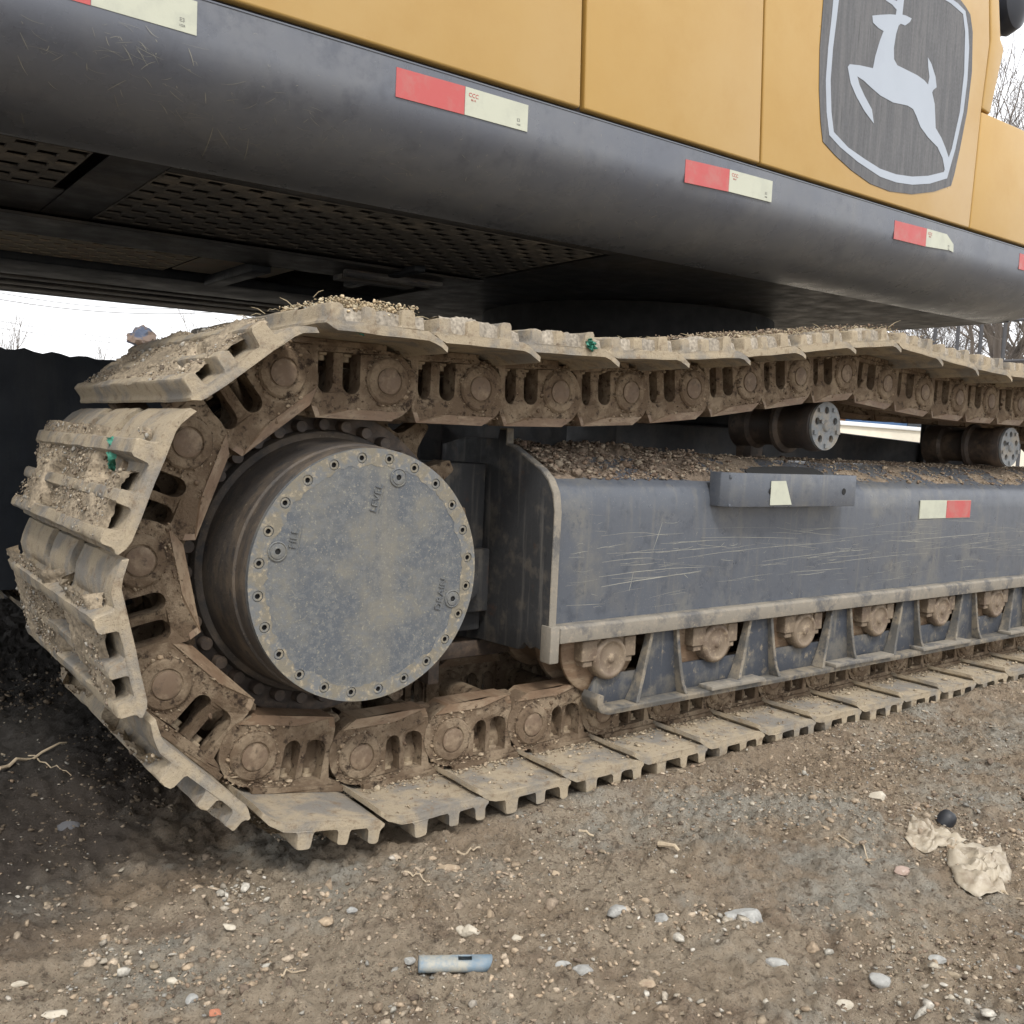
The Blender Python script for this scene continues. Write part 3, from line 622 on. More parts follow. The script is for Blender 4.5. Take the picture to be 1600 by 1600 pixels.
# --- rollers and guard
def lower_roller(x):
    mb = MB().lathe([(0, .142), (.05, .142), (.112, .144), (.118, .148), (.118, .155), (.112, .160), (.093, .166), (.091, .225), (.116, .232), (.116, .245), (.084, .25), (.084, .365), (.102, .378), (.102, .395), (0, .395)], (x, 0, .391), 44)
    r = exo('track_roller', mb, M['railwear'])
    c = MB().lathe([(0, .108), (.010, .108), (.012, .112), (.036, .112), (.039, .108), (.046, .109), (.051, .114), (.052, .125), (.052, .150)], (x + .006, 0, .362), 32)
    c.box((x - .082, .114, .360), (x - .036, .150, .408)); c.box((x + .052, .114, .360), (x + .088, .150, .408))
    c.box((x - .074, .118, .346), (x - .046, .146, .360)); c.box((x + .058, .118, .346), (x + .080, .146, .360)); c.box((x - .05, .120, .385), (x + .06, .150, .410))
    c.map(lambda a, b, z: (a - .73, b - .3, z - .1)); part('roller_end_cap', c, M['roller'], r, bevel=.002, seg=1)
for k in range(8): lower_roller(1.395 + .372 * k)
gx0, gx1 = 1.345, 4.2
mb = MB()
nose = [(gx0 - .006, .262), (gx0 + .004, .246), (gx0 + .03, .238), (gx1, .238), (gx1, .252), (gx0 + .035, .252), (gx0 + .02, .258), (gx0 + .012, .27), (gx0 + .014, .285), (gx0, .29), (gx0 - .008, .278)]
mb.prism(nose, .082, .138, 'XZ'); guard = exo('guide_rail', mb, M['gusset'], bevel=.002)
mb = MB(); mb.prism([(gx0 + .006, .25), (gx1, .25), (gx1, .318), (gx0 + .12, .318), (gx0 + .06, .33), (gx0 + .028, .315), (gx0 + .008, .285)], .128, .138, 'XZ'); exo('guard_plate', mb, M['guard'], bevel=.002)
mb = MB()
for k in range(8):
    bx = 1.564 + .369 * k
    mb = MB(); mb.prism([(bx - .085, .252), (bx - .060, .30), (bx - .035, .36), (bx - .028, .4145), (bx + .055, .4145), (bx + .062, .36), (bx + .070, .30), (bx + .078, .252)], .119, .1265, 'XZ')
    gp = exo('guard_panel', mb, M['guard'], bevel=.001)
    for (lo_, hi_) in (((bx - .092, .252), (bx - .032, .412)), ((bx + .078, .252), (bx + .056, .412))):
        q = MB(); w = .0052; prev = None; pts = []
        for t in np.linspace(0, 1, 7):
            xx = lo_[0] + (hi_[0] - lo_[0]) * (t ** .75); zz = lo_[1] + (hi_[1] - lo_[1]) * t; yy = .086 + .022 * t ** .5
            pts.append((xx, yy, zz))
        vs = []; fs = []
        for (xx, yy, zz) in pts: vs += [(xx - w, yy, zz), (xx + w, yy, zz), (xx + w, .1275, zz), (xx - w, .1275, zz)]
        for a in range(6):
            for c in range(4): fs.append((4 * a + c, 4 * a + (c + 1) % 4, 4 * a + 4 + (c + 1) % 4, 4 * a + 4 + c))
        fs += [(3, 2, 1, 0), (24, 25, 26, 27)]
        q.add(vs, fs); q.map(lambda a, b, z: (a - .73, b - .3, z - .1)); part('gusset', q, [M['gusset']], gp, bevel=.0015, seg=1)
for k, (a, b) in enumerate(((1.72, 1.93), (2.25, 2.55), (2.72, 3.02), (3.3, 3.6))):
    exo('wear_strip', MB().box((a, .074, .2525), (b, .118, .262)), M['framedust'], bevel=.001)
# carrier rollers
for (rx, rz) in ((2.300, .940), (3.440, .915)):
    mb = MB().lathe([(0, .205), (.066, .205), (.072, .210), (.075, .225), (.075, .245), (.068, .262), (.068, .318), (.082, .325), (.084, .336), (.078, .345), (.060, .352), (.060, .43), (.072, .44), (.074, .50), (0, .50)], (rx, 0, rz), 44)
    rl = exo('carrier_roller', mb, M['rolldark'])
    c = MB(); c.prism(circ(rx, rz, .071, 36), .2045, .196, 'XZ', holes=[circ(rx + .046 * math.cos(R(a)), rz + .046 * math.sin(R(a)), .011, 10) for a in (20, 92, 164, 236, 308)])
    c.lathe([(0, .190), (.014, .190), (.018, .1955)], (rx, 0, rz), 20); c.lathe([(0, .193), (.006, .193), (.007, .186), (0, .186)], (rx - .03, 0, rz + .012), 10)
    for a in (56, 128, 200, 272, 344): c.box((rx + .058 * math.cos(R(a)) - .008, .190, rz + .058 * math.sin(R(a)) - .006), (rx + .058 * math.cos(R(a)) + .008, .1965, rz + .058 * math.sin(R(a)) + .006))
    c.map(lambda a, b, z: (a - .73, b - .3, z - .1)); part('roller_end_cap', c, M['capgrey'], rl, bevel=.001, seg=1)
    s = MB().box((rx - .03, .44, .834), (rx + .03, .50, rz)); exo('roller_support', s, M['rolldark'], bevel=.004)
# idler wheel out of sight at the far end
for yc in (.3, 2.60): exo('idler_wheel', MB().lathe([(0, yc - .09), (.27, yc - .09), (.29, yc - .05), (.31, yc - .045), (.31, yc + .045), (.29, yc + .05), (.27, yc + .09), (0, yc + .09)], (4.5, 0, .585), 48), M['link'])
mb = MB(); mb.prism([(y_ + 0, z_) for y_, z_ in [(2.36, .40), (2.36, .83), (2.74, .83), (2.78, .75), (2.78, .40)]], 1.0, FX1, 'YZ'); exo('track_frame', mb, M['under'])
exo('final_drive_drum', MB().lathe([(0, 2.86), (.233, 2.86), (.25, 2.65), (0, 2.62)], (SX, 0, SZ), 40), M['drum'])
# carbody between the tracks, and the slewing ring
mb = MB(); mb.prism([(1.9, .50), (1.9, .93), (3.04, .945), (3.625, .927), (3.7, .925), (3.7, .5)], .66, .90, 'XZ'); mb.box((3.628, .63, .6), (4.25, .658, 1.02)); exo('carbody_leg', mb, M['under'], bevel=.01)
mb = MB(); mb.box((2.0, .902, .5), (3.4, 1.8, .93)); exo('carbody', mb, M['under'], bevel=.01)
mb = MB(); mb.box((1.9, 1.802, .5), (3.0, 2.35, .92)); exo('carbody_leg', mb, M['under'], bevel=.01)
mb = MB().lathe([(0, .90), (.62, .90), (.66, .95), (.66, 1.12), (.60, 1.15), (.60, 1.37), (0, 1.37)], (2.66, 1.44, 0), 64, 'Z'); exo('slewing_ring', mb, mat('black slew ring', (.012, .012, .013), rough=.8, bump=.1))
# added navy sheet standing in for the shaded inner side of the far track
pts = [(-.6, .25), (-.6, 1.16)] + [(x, 1.117 - .043 * x * .9 + .004 * math.sin(x * 61) + .003 * math.sin(x * 143)) for x in np.linspace(-.5, 1.25, 60)] + [(1.25, .25)]
mb = MB(); mb.prism(pts, 2.24, 2.25, 'XZ'); exo('far_shade_plate', mb, M['navy'])

# --- superstructure
def HZ(x, y, z): return (x - .73, y - .3, z + .0165 * (x - 1.0) - .1)
def hpart(name, mb, mats, parent=EX, **k):
    mb.map(HZ); return part(name, mb, mats, parent, **k)
HX0, HX1 = -1.6, 3.66
arc = [(.150, 1.5635), (.150, 1.505)] + [(.150 + .255 * (1 - math.cos(t)), 1.505 - .148 * math.sin(t)) for t in [R(a) for a in range(10, 91, 8)]] + [(.42, 1.357)]
outer = arc; inner_ = [(y + .006 if y > .3 else y + .008, z + .006) for y, z in arc][::-1]; inner_[-1] = (.158, 1.5635)
xs2 = [HX0, HX1 - .08] + [HX1 - .08 + .08 * math.sin(R(a)) for a in (30, 60, 90)]
mb = MB(); mb.prism(outer + inner_, HX0, HX1, 'YZ'); skirt = hpart('side_skirt', mb, M['skirt'], smooth=40)
hpart('skirt_lip', MB().box((HX0, .1485, 1.5637), (HX1, .170, 1.5672)), M['silver'] if 0 else M['skirt'], bevel=.001)
# closed body behind the doors
mb = MB(); mb.box((HX0, .185, 1.45), (HX1 - .02, 2.70, 1.575)); mb.box((HX0, .20, 1.575), (2.95, 2.70, 2.62)); mb.box((2.97, .20, 1.575), (3.62, 2.6, 1.97)); hpart('body_core', mb, M['seam'])
def door(name, poly, thick=.03, y=.152, bev=.005, m=None):
    mb = MB(); mb.prism(poly, y, y + thick, 'XZ'); return hpart(name, mb, m or M['yellow'], bevel=bev, seg=3)
zb = 1.5795
def zt(z, x): return z - .0165 * (x - 1)
d1 = door('engine_door', [(HX0, zb), (1.2600, zb), (1.2215, 2.62), (HX0, 2.62)])
d2 = door('engine_door', [(1.2725, zb), (1.8720, zb), (1.8110, 2.62), (1.2370, 2.62)])
d3 = door('engine_door', [(1.8790, zb), (2.9400, zb), (2.9580, zt(1.99, 2.96)), (2.9770, zt(2.20, 2.98)), (2.955, zt(2.32, 2.95)), (2.90, zt(2.62, 2.9)), (1.8190, 2.62)])
d4 = door('storage_box', [(2.9450, zb), (3.62, zb), (3.62, zt(2.003, 3.6)), (2.9640, zt(1.985, 2.96))])
d5 = door('corner_trim', [(2.9640, zt(1.995, 2.96)), (3.015, zt(1.99, 3.0)), (3.072, zt(2.21, 3.07)), (3.045, zt(2.235, 3.0)), (2.99, zt(2.45, 3)), (2.93, zt(2.5, 3)), (2.985, zt(2.22, 2.98))])
# seam backing between panels so the joints read dark
hpart('door_seal', MB().box((HX0, .170, 1.5672), (HX1 - .03, .184, 1.60)), M['seam'])
# mirror on a stalk past the corner
mb = MB()
mb.lathe([(0, -.075), (.05, -.07), (.085, -.04), (.095, 0), (.085, .04), (.05, .07), (0, .075)], (3.35, .30, 2.52), 28, 'Y'); mb.map(lambda x, y, z: (x, y, 2.52 + (z - 2.52) * 1.5)); mb.tube([(3.02, .45, 2.66), (3.3, .34, 2.60)], .014, 8)
exo('mirror', mb, mat('dark mirror housing', (.030, .034, .045), rough=.45, bump=0))

# tape strips
def strip(x0, xm, x1, zt0, z1, cut=None):
    z = lambda x, v: v - .0165 * (x - 1)
    Y0, Y1 = .1499, .1490
    if x0 is not None:
        q = MB(); q.prism([(x0, z(x0, zt0 - .054)), (x0, z(x0, zt0)), (xm - .001, z(xm, z1)), (xm - .001, z(xm, z1 - .0545))], Y0, Y1, 'XZ'); q.map(HZ); part('reflective_strip', q, M['tapered'], skirt, label='red reflective strip on the skirt')
    q = MB(); s = z1 + (z1 - zt0) * .55
    pl = [(xm, z(xm, z1 - .054)), (xm, z(xm, z1)), (x1, z(x1, s)), (x1, z(x1, s - .054))]
    if cut: pl = [(xm, z(xm, z1 - .054)), (xm, z(xm, z1)), (x1 - .04, z(x1, s)), (x1 + .005, z(x1, s - .025)), (x1 + .008, z(x1, s - .05)), (x1 - .015, z(x1, s - .047))]
    q.prism(pl, Y0, Y1, 'XZ'); q.map(HZ); o = part('reflective_strip', q, M['tapecream'], skirt, label='cream reflective strip on the skirt')
    for tx, tzz, sz, b, mt_ in ((xm + .020, s - .016, .0115, 'CCC', M['ink']), (xm + .020, s - .025, .005, 'BS-15', M['ink']), (x1 - .024, s - .036, .009, 'E3', M['inkgrey']), (x1 - .024, s - .045, .005, '102R', M['inkgrey'])):
        me = text_mesh(b, sz, .0002, 'printed_mark'); me.materials.append(mt_)
        link('printed_mark', me, o, mtx=Matrix.Translation((tx - .73, .1487 - .3, tzz - .1)) @ Matrix.Rotation(R(90), 4, 'X'))
strip(.800, .957, 1.115, 1.546, 1.5505)
strip(1.595, 1.755, 1.924, 1.545, 1.554)
strip(2.503, 2.682, 2.84, 1.560, 1.566, cut=True)
strip(3.290, 3.45, 3.6, 1.585, 1.588)
strip(.10, .262, .4245, 1.546, 1.548)

# badge: dark shield, pale ring, leaping deer, one thin plate on another
f_, W_, H_ = 1473.3, 800, 800
def badge_pt(zx, zy, y=.150):
    px, py = 1200 + zx / 4, zy / 4
    d = cf_ * f_ + cr_ * (px - W_) - cu_ * (py - H_); t = (y - CAM.y) / d.y; p = CAM + d * t; return (p.x, p.z)
def BP(l): return [badge_pt(*p) for p in l]
sh = [(352, -60), (340, 100), (325, 300), (321, 560), (330, 760), (344, 885), (420, 970), (520, 1062), (640, 1148), (760, 1195), (900, 1213), (1040, 1197), (1145, 1160), (1165, 1090), (1200, 930), (1245, 700), (1275, 450), (1280, 200), (1265, 90), (1235, 40), (1190, -20), (1100, -80), (1000, -130), (860, -165), (700, -165), (540, -130), (430, -95)]
ro = [(412, -50), (398, 100), (375, 300), (360, 500), (365, 700), (382, 845), (450, 920), (560, 1012), (700, 1105), (800, 1140), (900, 1155), (1010, 1148), (1118, 1115), (1170, 930), (1220, 700), (1245, 500), (1256, 300), (1250, 180), (1233, 70), (1185, 20), (1100, -40), (1000, -85), (860, -115), (700, -115), (560, -90)]
ri = [(445, -30), (430, 100), (405, 300), (390, 500), (395, 700), (410, 825), (500, 922), (600, 992), (700, 1055), (800, 1090), (900, 1104), (1000, 1099), (1098, 1075), (1148, 930), (1198, 700), (1225, 450), (1231, 200), (1218, 88), (1140, 20), (1080, -15), (985, -48), (860, -75), (700, -75), (570, -58)]
dr = [(650, 98), (700, 93), (760, 90), (798, 93), (802, 62), (775, 30), (738, 5), (715, -25), (740, -30), (770, -8), (806, 8), (806, -40), (830, -62), (852, -50), (848, 0), (838, 92), (862, 98), (896, 116), (885, 138), (855, 160), (828, 149), (815, 160), (798, 215), (785, 300), (786, 370), (806, 408), (870, 440), (930, 470), (975, 502), (999, 530), (1008, 480), (1000, 420), (998, 360), (1020, 400), (1045, 480), (1052, 546), (1032, 562), (1024, 578), (1040, 650), (1043, 720), (1046, 800), (1082, 862), (1106, 920), (1128, 985), (1125, 1078), (1104, 1065), (1090, 990), (1058, 920), (1000, 860), (952, 795), (925, 725), (905, 682), (870, 660), (780, 641), (700, 597), (640, 545), (595, 503), (557, 478), (570, 530), (602, 600), (648, 685), (660, 773), (600, 692), (550, 602), (515, 520), (497, 420), (510, 402), (570, 408), (655, 427), (670, 350), (700, 250), (721, 195), (690, 177), (655, 142)]
def bpart(name, poly, y0, y1, m, parent, holes=(), lab=None):
    mb = MB(); mb.prism(BP(poly), y0, y1, 'XZ', holes=[BP(h) for h in holes]); mb.map(lambda x, y, z: (x - .73, y - .3, z - .1)); return part(name, mb, m, parent, label=lab)
bd = bpart('shield_badge', sh, .1515, .1500, M['badge'], d3, lab='dark grey shield emblem on the yellow door')
bpart('badge_ring', ro, .1499, .1492, M['silver'], bd, [ri]) if 0 else None
rg = MB(); rg.prism(BP(ro), .1499, .1492, 'XZ', holes=[BP(ri)]); rg.map(lambda x, y, z: (x - .73, y - .3, z - .1)); part('badge_ring', rg, M['silver'], d3)
rg = MB(); rg.prism(BP(dr), .1499, .1490, 'XZ'); rg.map(lambda x, y, z: (x - .73, y - .3, z - .1)); part('leaping_deer_emblem', rg, M['silver'], d3)

# --- underside: plates, perforated sheets, beams
def perforated(x0, x1, y0, y1, z, mname, pitch=.036, hole=.86, sheet=.004):
    """sheet with staggered square holes, all real openings"""
    hx = pitch; mb = MB(); nx = int((x1 - x0) / hx); ny = int((y1 - y0) / hx)
    # lattice of small square bridges: cell (i,j) is a hole when i+j is even
    for i in range(nx):
        for j in range(ny):
            a, b = x0 + i * hx, y0 + j * hx
            w = hx * (1 - hole) / 2
            if (i + j) % 2: mb.box((a, b, z), (a + hx, b + hx, z + sheet))
            else:
                mb.box((a, b, z), (a + hx, b + w, z + sheet)); mb.box((a, b + hx - w, z), (a + hx, b + hx, z + sheet)); mb.box((a, b + w, z), (a + w, b + hx - w, z + sheet)); mb.box((a + hx - w, b + w, z), (a + hx, b + hx - w, z + sheet))
    return mb, x0 + nx * hx, y0 + ny * hx
ub = 1.357
M['sheet'] = mat('dusty perforated sheet', (.11, .104, .096), (.19, .17, .145), (.05, .048, .046), rough=.7, s1=9, s2=30, bump=.2, bscale=120)
mb, xe, ye = perforated(-1.0, .36, .43, .78, ub, 'under', pitch=.043, hole=.82); mb.map(HZ); o = part('perforated_sheet', mb, M['sheet'], EX, smooth=0)
mb, xe, ye = perforated(.475, 1.66, .47, 1.03, ub, 'under', pitch=.043, hole=.82); mb.map(HZ); part('perforated_sheet', mb, M['sheet'], EX, smooth=0)
hpart('belly_plate', MB().box((HX0, .42, ub + .001), (-1.002, 1.06, ub + .005)).box((.363, .42, ub + .001), (.473, 1.06, ub + .005)).box((1.662, .42, ub + .001), (HX1, 2.60, ub + .005)).box((-1.0, 1.06, ub - .012), (1.66, 1.30, ub - .004)).box((-1.0, .785, ub + .001), (.36, 1.058, ub + .005)).box((.475, 1.035, ub + .001), (1.66, 1.058, ub + .005)).box((-1.0, .419, ub + .001), (1.66, .428, ub + .006)).box((.475, .43, ub + .001), (1.66, .467, ub + .005)), M['under'], bevel=.001, seg=1)
mb, xe, ye = perforated(-1.0, .86, 1.33, 1.72, ub, 'underdustlit', pitch=.042, hole=.74); mb.map(HZ); part('perforated_sheet', mb, M['underdustlit'], EX, smooth=0)
hpart('belly_plate', MB().box((.862, 1.33, ub), (.99, 1.66, ub + .004)).box((1.05, 1.33, ub), (1.15, 1.60, ub + .004)), M['underdustlit'])
hpart('crossbeam', MB().box((-1.2, 1.735, ub - .02), (1.66, 2.06, ub + .01)).box((.99, 1.31, ub - .03), (1.05, 1.734, ub + .004)).box((1.36, .99, ub - .02), (1.40, 1.45, ub)), M['navy'], bevel=.006)
hpart('belly_rail', MB().tube([(1.22, 1.16, ub - .02), (1.56, 1.16, ub - .02)], .014, 10).box((1.24, 1.22, ub - .03), (1.5, 1.28, ub - .015)), M['farrail'], smooth=50)
far = MB()
for (ya, yb, dz) in ((2.07, 2.16, .004), (2.165, 2.24, -.012), (2.26, 2.33, .006), (2.35, 2.44, -.008), (2.46, 2.53, .010), (2.54, 2.62, -.004), (2.63, 2.71, .002)):
    far.box((HX0, ya, ub + dz), (1.66, yb, ub + dz + .03))
hpart('far_sill_rail', far, M['farrail'], bevel=.006, seg=2)
hpart('side_skirt', MB().box((HX0, 2.712, ub), (HX1, 2.75, 1.57)), M['skirt'], bevel=.01)
hpart('front_beam', MB().box((HX1 - .012, .34, ub), (HX1, 2.71, 1.57)), M['skirt'], bevel=.002)

# --- scratches: hair thin strips of bared dusty metal
M['scr'] = mat('bared scratch', (.36, .35, .30), (.26, .26, .235), rough=.7, s1=30, bump=0)
def scratches(name, lines, surf, parent, H=None):
    mb = MB()
    for pts, w in lines:
        n_ = len(pts); vs = []
        for i, (a, b) in enumerate(pts):
            d = Vector((pts[min(i + 1, n_ - 1)][0] - pts[max(i - 1, 0)][0], pts[min(i + 1, n_ - 1)][1] - pts[max(i - 1, 0)][1])).normalized(); t = i / (n_ - 1); ww = w * (.35 + .65 * math.sin(PI * min(max(t, .06), .94)))
            for s in (-1, 1):
                vs.append(surf(a - d.y * ww * s, b + d.x * ww * s))
        mb.add(vs, [(2 * i, 2 * i + 1, 2 * i + 3, 2 * i + 2) for i in range(n_ - 1)])
    mb.map(H or (lambda x, y, z: (x - .73, y - .3, z - .1)))
    me = mb.mesh(name, [M['scr']], smooth=0, recalc=False); o = link(name, me, parent); o['kind'] = 'stuff'; return o
def fsurf(x, z):
    ys_ = np.interp(z, [.43, .55, .70, .735], [.126, .124, .122, .124]); return (x, float(ys_) - .0004, z)
rs = random.Random(5); L_ = []
def wob(x0, z0, l, slope, w, bend=0.0):
    n_ = 7; return ([(x0 + l * i / (n_ - 1) * math.cos(slope), z0 + l * i / (n_ - 1) * math.sin(slope) + bend * math.sin(PI * i / (n_ - 1)) + rs.uniform(-1, 1) * .0006) for i in range(n_)], w)
for _ in range(230):
    x0 = rs.uniform(1.26, 4.1); z0 = min(max(rs.gauss(.575, .055), .47), .725); L_.append(wob(x0, z0, min(rs.expovariate(9) + .02, .35), rs.gauss(.01, .05), rs.uniform(.00025, .0007), rs.gauss(0, .002)))
for _ in range(45):
    x0 = rs.uniform(1.26, 4.0); z0 = rs.uniform(.47, .70); L_.append(wob(x0, z0, rs.uniform(.006, .03), rs.uniform(-1.6, 1.6), rs.uniform(.0003, .0008)))
for x0, z0, l, sl, w in ((1.36, .553, .36, .02, .0009), (1.37, .530, .34, .06, .0011), (1.40, .548, .30, .0, .0007), (1.38, .607, .42, .01, .0007), (1.46, .515, .045, 1.35, .0009), (1.53, .607, .075, 1.2, .0010), (1.565, .676, .05, .02, .0008), (1.36, .648, .22, -.02, .0006), (1.62, .585, .34, .05, .0008), (1.9, .60, .45, .02, .0008), (1.95, .565, .5, .03, .0007), (2.2, .545, .6, .02, .0008), (2.4, .64, .5, .05, .0006), (2.6, .60, .7, .02, .0008), (2.9, .57, .5, .03, .0006), (1.7, .635, .4, -.03, .0006), (2.0, .655, .3, -.1, .0007)):
    L_.append(wob(x0, z0, l, sl, w, rs.gauss(0, .003)))
L_ = [(p, w * rs.uniform(.45, 1.0)) for p, w in L_]
scratches('paint_scratches', L_, fsurf, EX)
def ssurf(x, t):
    # t runs down round the skirt: 0 at the lip, 1 at the belly
    if t < .15: return (x, .1496, 1.5635 - t / .15 * .0585)
    a = (t - .15) / .85 * PI / 2; return (x, .150 + .2546 * (1 - math.cos(a)) - .0004 * math.cos(a), 1.505 - .1484 * math.sin(a) - .0004 * math.sin(a))
L_ = []
def cl_(x0, t0, n_, sx1, st1, lmax):
    for _ in range(n_):
        x = rs.gauss(x0, sx1); t = min(max(rs.gauss(t0, st1), .05), .93); l = rs.uniform(.004, lmax); a = rs.gauss(.25, .7); k = 5; b = rs.gauss(0, .006)
        L_.append(([(x + l * math.cos(a) * i / 4, min(max(t + l * math.sin(a) * 2.2 * i / 4 + b * math.sin(PI * i / 4), .02), .97)) for i in range(k)], rs.uniform(.0002, .00055)))
cl_(.33, .30, 26, .06, .09, .05); cl_(.62, .42, 22, .09, .06, .03); cl_(.36, .55, 14, .06, .04, .04); cl_(.50, .62, 5, .05, .03, .10); cl_(.95, .55, 14, .1, .08, .018); cl_(1.45, .55, 18, .14, .07, .03); cl_(2.0, .7, 16, .25, .06, .05); cl_(2.8, .75, 10, .3, .06, .06); cl_(1.2, .45, 90, .9, .2, .010); cl_(.30, .36, 30, .10, .10, .05); cl_(.75, .60, 25, .2, .08, .03); cl_(1.3, .72, 20, .3, .06, .05)
L_ = [(p, w * 1.5) for p, w in L_]
scratches('paint_scratches', L_, ssurf, EX, HZ)
# --- dirt lying on the frame
def dirt_patch(name, x0, x1, y0, y1, zf, amp, m, step=.006, seed=0, crumbs=1500, cs=.004, pal=PAL):
    X, Y = np.meshgrid(np.arange(x0, x1, step), np.arange(y0, y1, step)); nn = X.shape[1]
    ed = np.minimum(1, np.minimum(np.minimum((X - x0), (x1 - X)) / .04, np.minimum((Y - y0), (y1 - Y)) / .02)); ed = np.clip(ed, 0, 1)
    hgt = zf(X, Y) - .004 + ed * amp * np.clip(.5 + 1.3 * fbm(X + seed, Y, 13, 4, .6), 0, 2) + .4 * amp * np.abs(fbm(X, Y + seed, 55, 2)) * ed
    v = np.stack([X.ravel(), Y.ravel(), hgt.ravel()], 1)
    i = (np.arange(X.shape[0] - 1)[:, None] * nn + np.arange(nn - 1)[None, :]).ravel()
    f = np.r_[np.c_[i, i + 1, i + nn + 1], np.c_[i, i + nn + 1, i + nn]]
    cx_ = rng.uniform(x0, x1, crumbs); cy_ = rng.uniform(y0, y1, crumbs)
    sz = np.clip(rng.lognormal(math.log(cs), .62, crumbs), .0007, .018)
    a, b, c = scatter(np.stack([cx_, cy_, zf(cx_, cy_) + amp * np.clip(.5 + 1.3 * fbm(cx_ + seed, cy_, 13, 4, .6), 0, 2) + sz * .2], 1), sz, pal)
    cc = np.r_[np.tile(pal.mean(0)[None] * .8, (len(v), 1)) * (1 + .5 * fbm(X.ravel(), Y.ravel(), 20, 3)[:, None]), c]
    me = np_mesh(name, np.r_[v, a] - np.array([.73, .3, .1]), np.r_[f, b + len(v)], [M['pebble']], False, cc)
    o = link(name, me, EX); o['kind'] = 'stuff'; return o
def ftop(X, Y): return np.interp(Y, [.122, .131, .145, .168, .26, .30, .5], [.735, .757, .772, .783, .826, .834, .834])
BR = np.array([(.19, .135, .095), (.25, .195, .145), (.14, .10, .075), (.29, .24, .18), (.20, .155, .115)])
LT = np.array([(.30, .235, .165), (.22, .165, .12), (.36, .30, .22), (.17, .12, .085)])
dirt_patch('dried_dirt', 1.235, 1.80, .150, .50, ftop, .022, None, crumbs=5500, cs=.0021, pal=BR)
dirt_patch('dried_dirt', 1.80, 4.2, .148, .50, ftop, .007, None, seed=4, crumbs=9000, cs=.0014, pal=LT)
def straw(name, xa, xb, n_, zoff, seed):
    r = np.random.default_rng(seed); vs = []; fs = []; mb = MB()
    for _ in range(n_):
        x = r.uniform(xa, xb); k = max(range(len(top) - 1), key=lambda q: -abs((top[q][0] + top[q + 1][0]) / 2 - x)); zz = np.interp(x, [p[0] for p in top], [p[1] for p in top]) + NP + zoff + r.uniform(0, .014)
        y = r.uniform(.015, .56); a = r.uniform(0, 2 * PI); l = r.uniform(.01, .035); el = r.uniform(-.3, .7)
        p0 = Vector((x, y, zz)); p1 = p0 + Vector((math.cos(a) * l, math.sin(a) * l, math.sin(el) * l)); pm = (p0 + p1) / 2 + Vector((0, 0, .003))
        mb.tube([p0, pm, p1], [.0008, .0007, .0004], 4, cap=False)
    mb.map(lambda x, y, z: (x - .73, y - .3, z - .1)); return part(name, mb, M['straw'], EX, stuff=True, smooth=0)
M['straw'] = mat('dry straw', (.46, .38, .24), (.34, .28, .18), rough=.9, s1=60, bump=0)
straw('straw_litter', 1.55, 2.55, 700, .040, 3); straw('straw_litter', .60, .85, 120, .045, 5)
def top_crumbs(xa, xb, n_, lift, cs, pal, ya=.02, yb=.58):
    x = rng.uniform(xa, xb, n_); y = rng.uniform(ya, yb, n_) ; z = np.interp(x, [p[0] for p in top], [p[1] for p in top]) + NP + lift * rng.random(n_) + .030
    sz = np.clip(rng.lognormal(math.log(cs), .45, n_), .001, .012)
    a, b, c = scatter(np.stack([x, y, z], 1), sz, pal, flatz=.8); o = link('dried_dirt', np_mesh('dried_dirt', a - np.array([.73, .3, .1]), b, [M['pebble']], False, c), EX); o['kind'] = 'stuff'
top_crumbs(.62, .79, 3600, .030, .0019, np.array([(.46, .37, .24), (.40, .31, .2), (.5, .43, .3)]), .01, .25)
top_crumbs(1.55, 2.6, 9000, .034, .0019, LT)

# ------------------------------------------------------------------ loose things
def crumpled(name, outline, zlift, amp, m, label, cat, seed, n_=26, thick=.0012, zf=None):
    """thin crumpled sheet whose outline is a polygon on the ground"""
    xs_ = [p[0] for p in outline]; ys_ = [p[1] for p in outline]
    def inside(x, y):
        c = False; j = len(outline) - 1
        for i in range(len(outline)):
            if (outline[i][1] > y) != (outline[j][1] > y) and x < (outline[j][0] - outline[i][0]) * (y - outline[i][1]) / (outline[j][1] - outline[i][1]) + outline[i][0]: c = not c
            j = i
        return c
    cx0, cy0 = sum(xs_) / len(xs_), sum(ys_) / len(ys_)
    vs = []; fs = []; R_ = 12; K = 48; per = []
    L_ = len(outline)
    for k in range(K):
        t = k / K * L_; i = int(t); f = t - i; a, b = outline[i % L_], outline[(i + 1) % L_]; per.append((a[0] + (b[0] - a[0]) * f, a[1] + (b[1] - a[1]) * f))
    for r in range(R_ + 1):
        for k in range(K):
            q = r / R_; x = cx0 + (per[k][0] - cx0) * q; y = cy0 + (per[k][1] - cy0) * q
            w = noise.ridged_multi_fractal(Vector((x * 24, y * 24, seed)), .9, 2.1, 4, .9, 2.0, noise_basis='BLENDER')
            h = amp * (1 - q ** 3 * .7) * (.35 + .45 * w) + amp * .5 * noise.noise(Vector((x * 40, y * 40, seed + 3)))
            base = (zf(x, y) if zf else gz(x, y)) + zlift
            vs.append((x, y, base + max(h, 0)))
    for r in range(R_):
        for k in range(K): fs.append((r * K + k, r * K + (k + 1) % K, (r + 1) * K + (k + 1) % K, (r + 1) * K + k))
    mb = MB(); mb.add([(a - cx0, b - cy0, c - .1) for a, b, c in vs], fs)
    me = mb.mesh(name, [m], smooth=50); o = link(name, me, loc=(cx0, cy0, .1)); so = o.modifiers.new('thickness', 'SOLIDIFY'); so.thickness = thick
    return tag(o, label, cat)
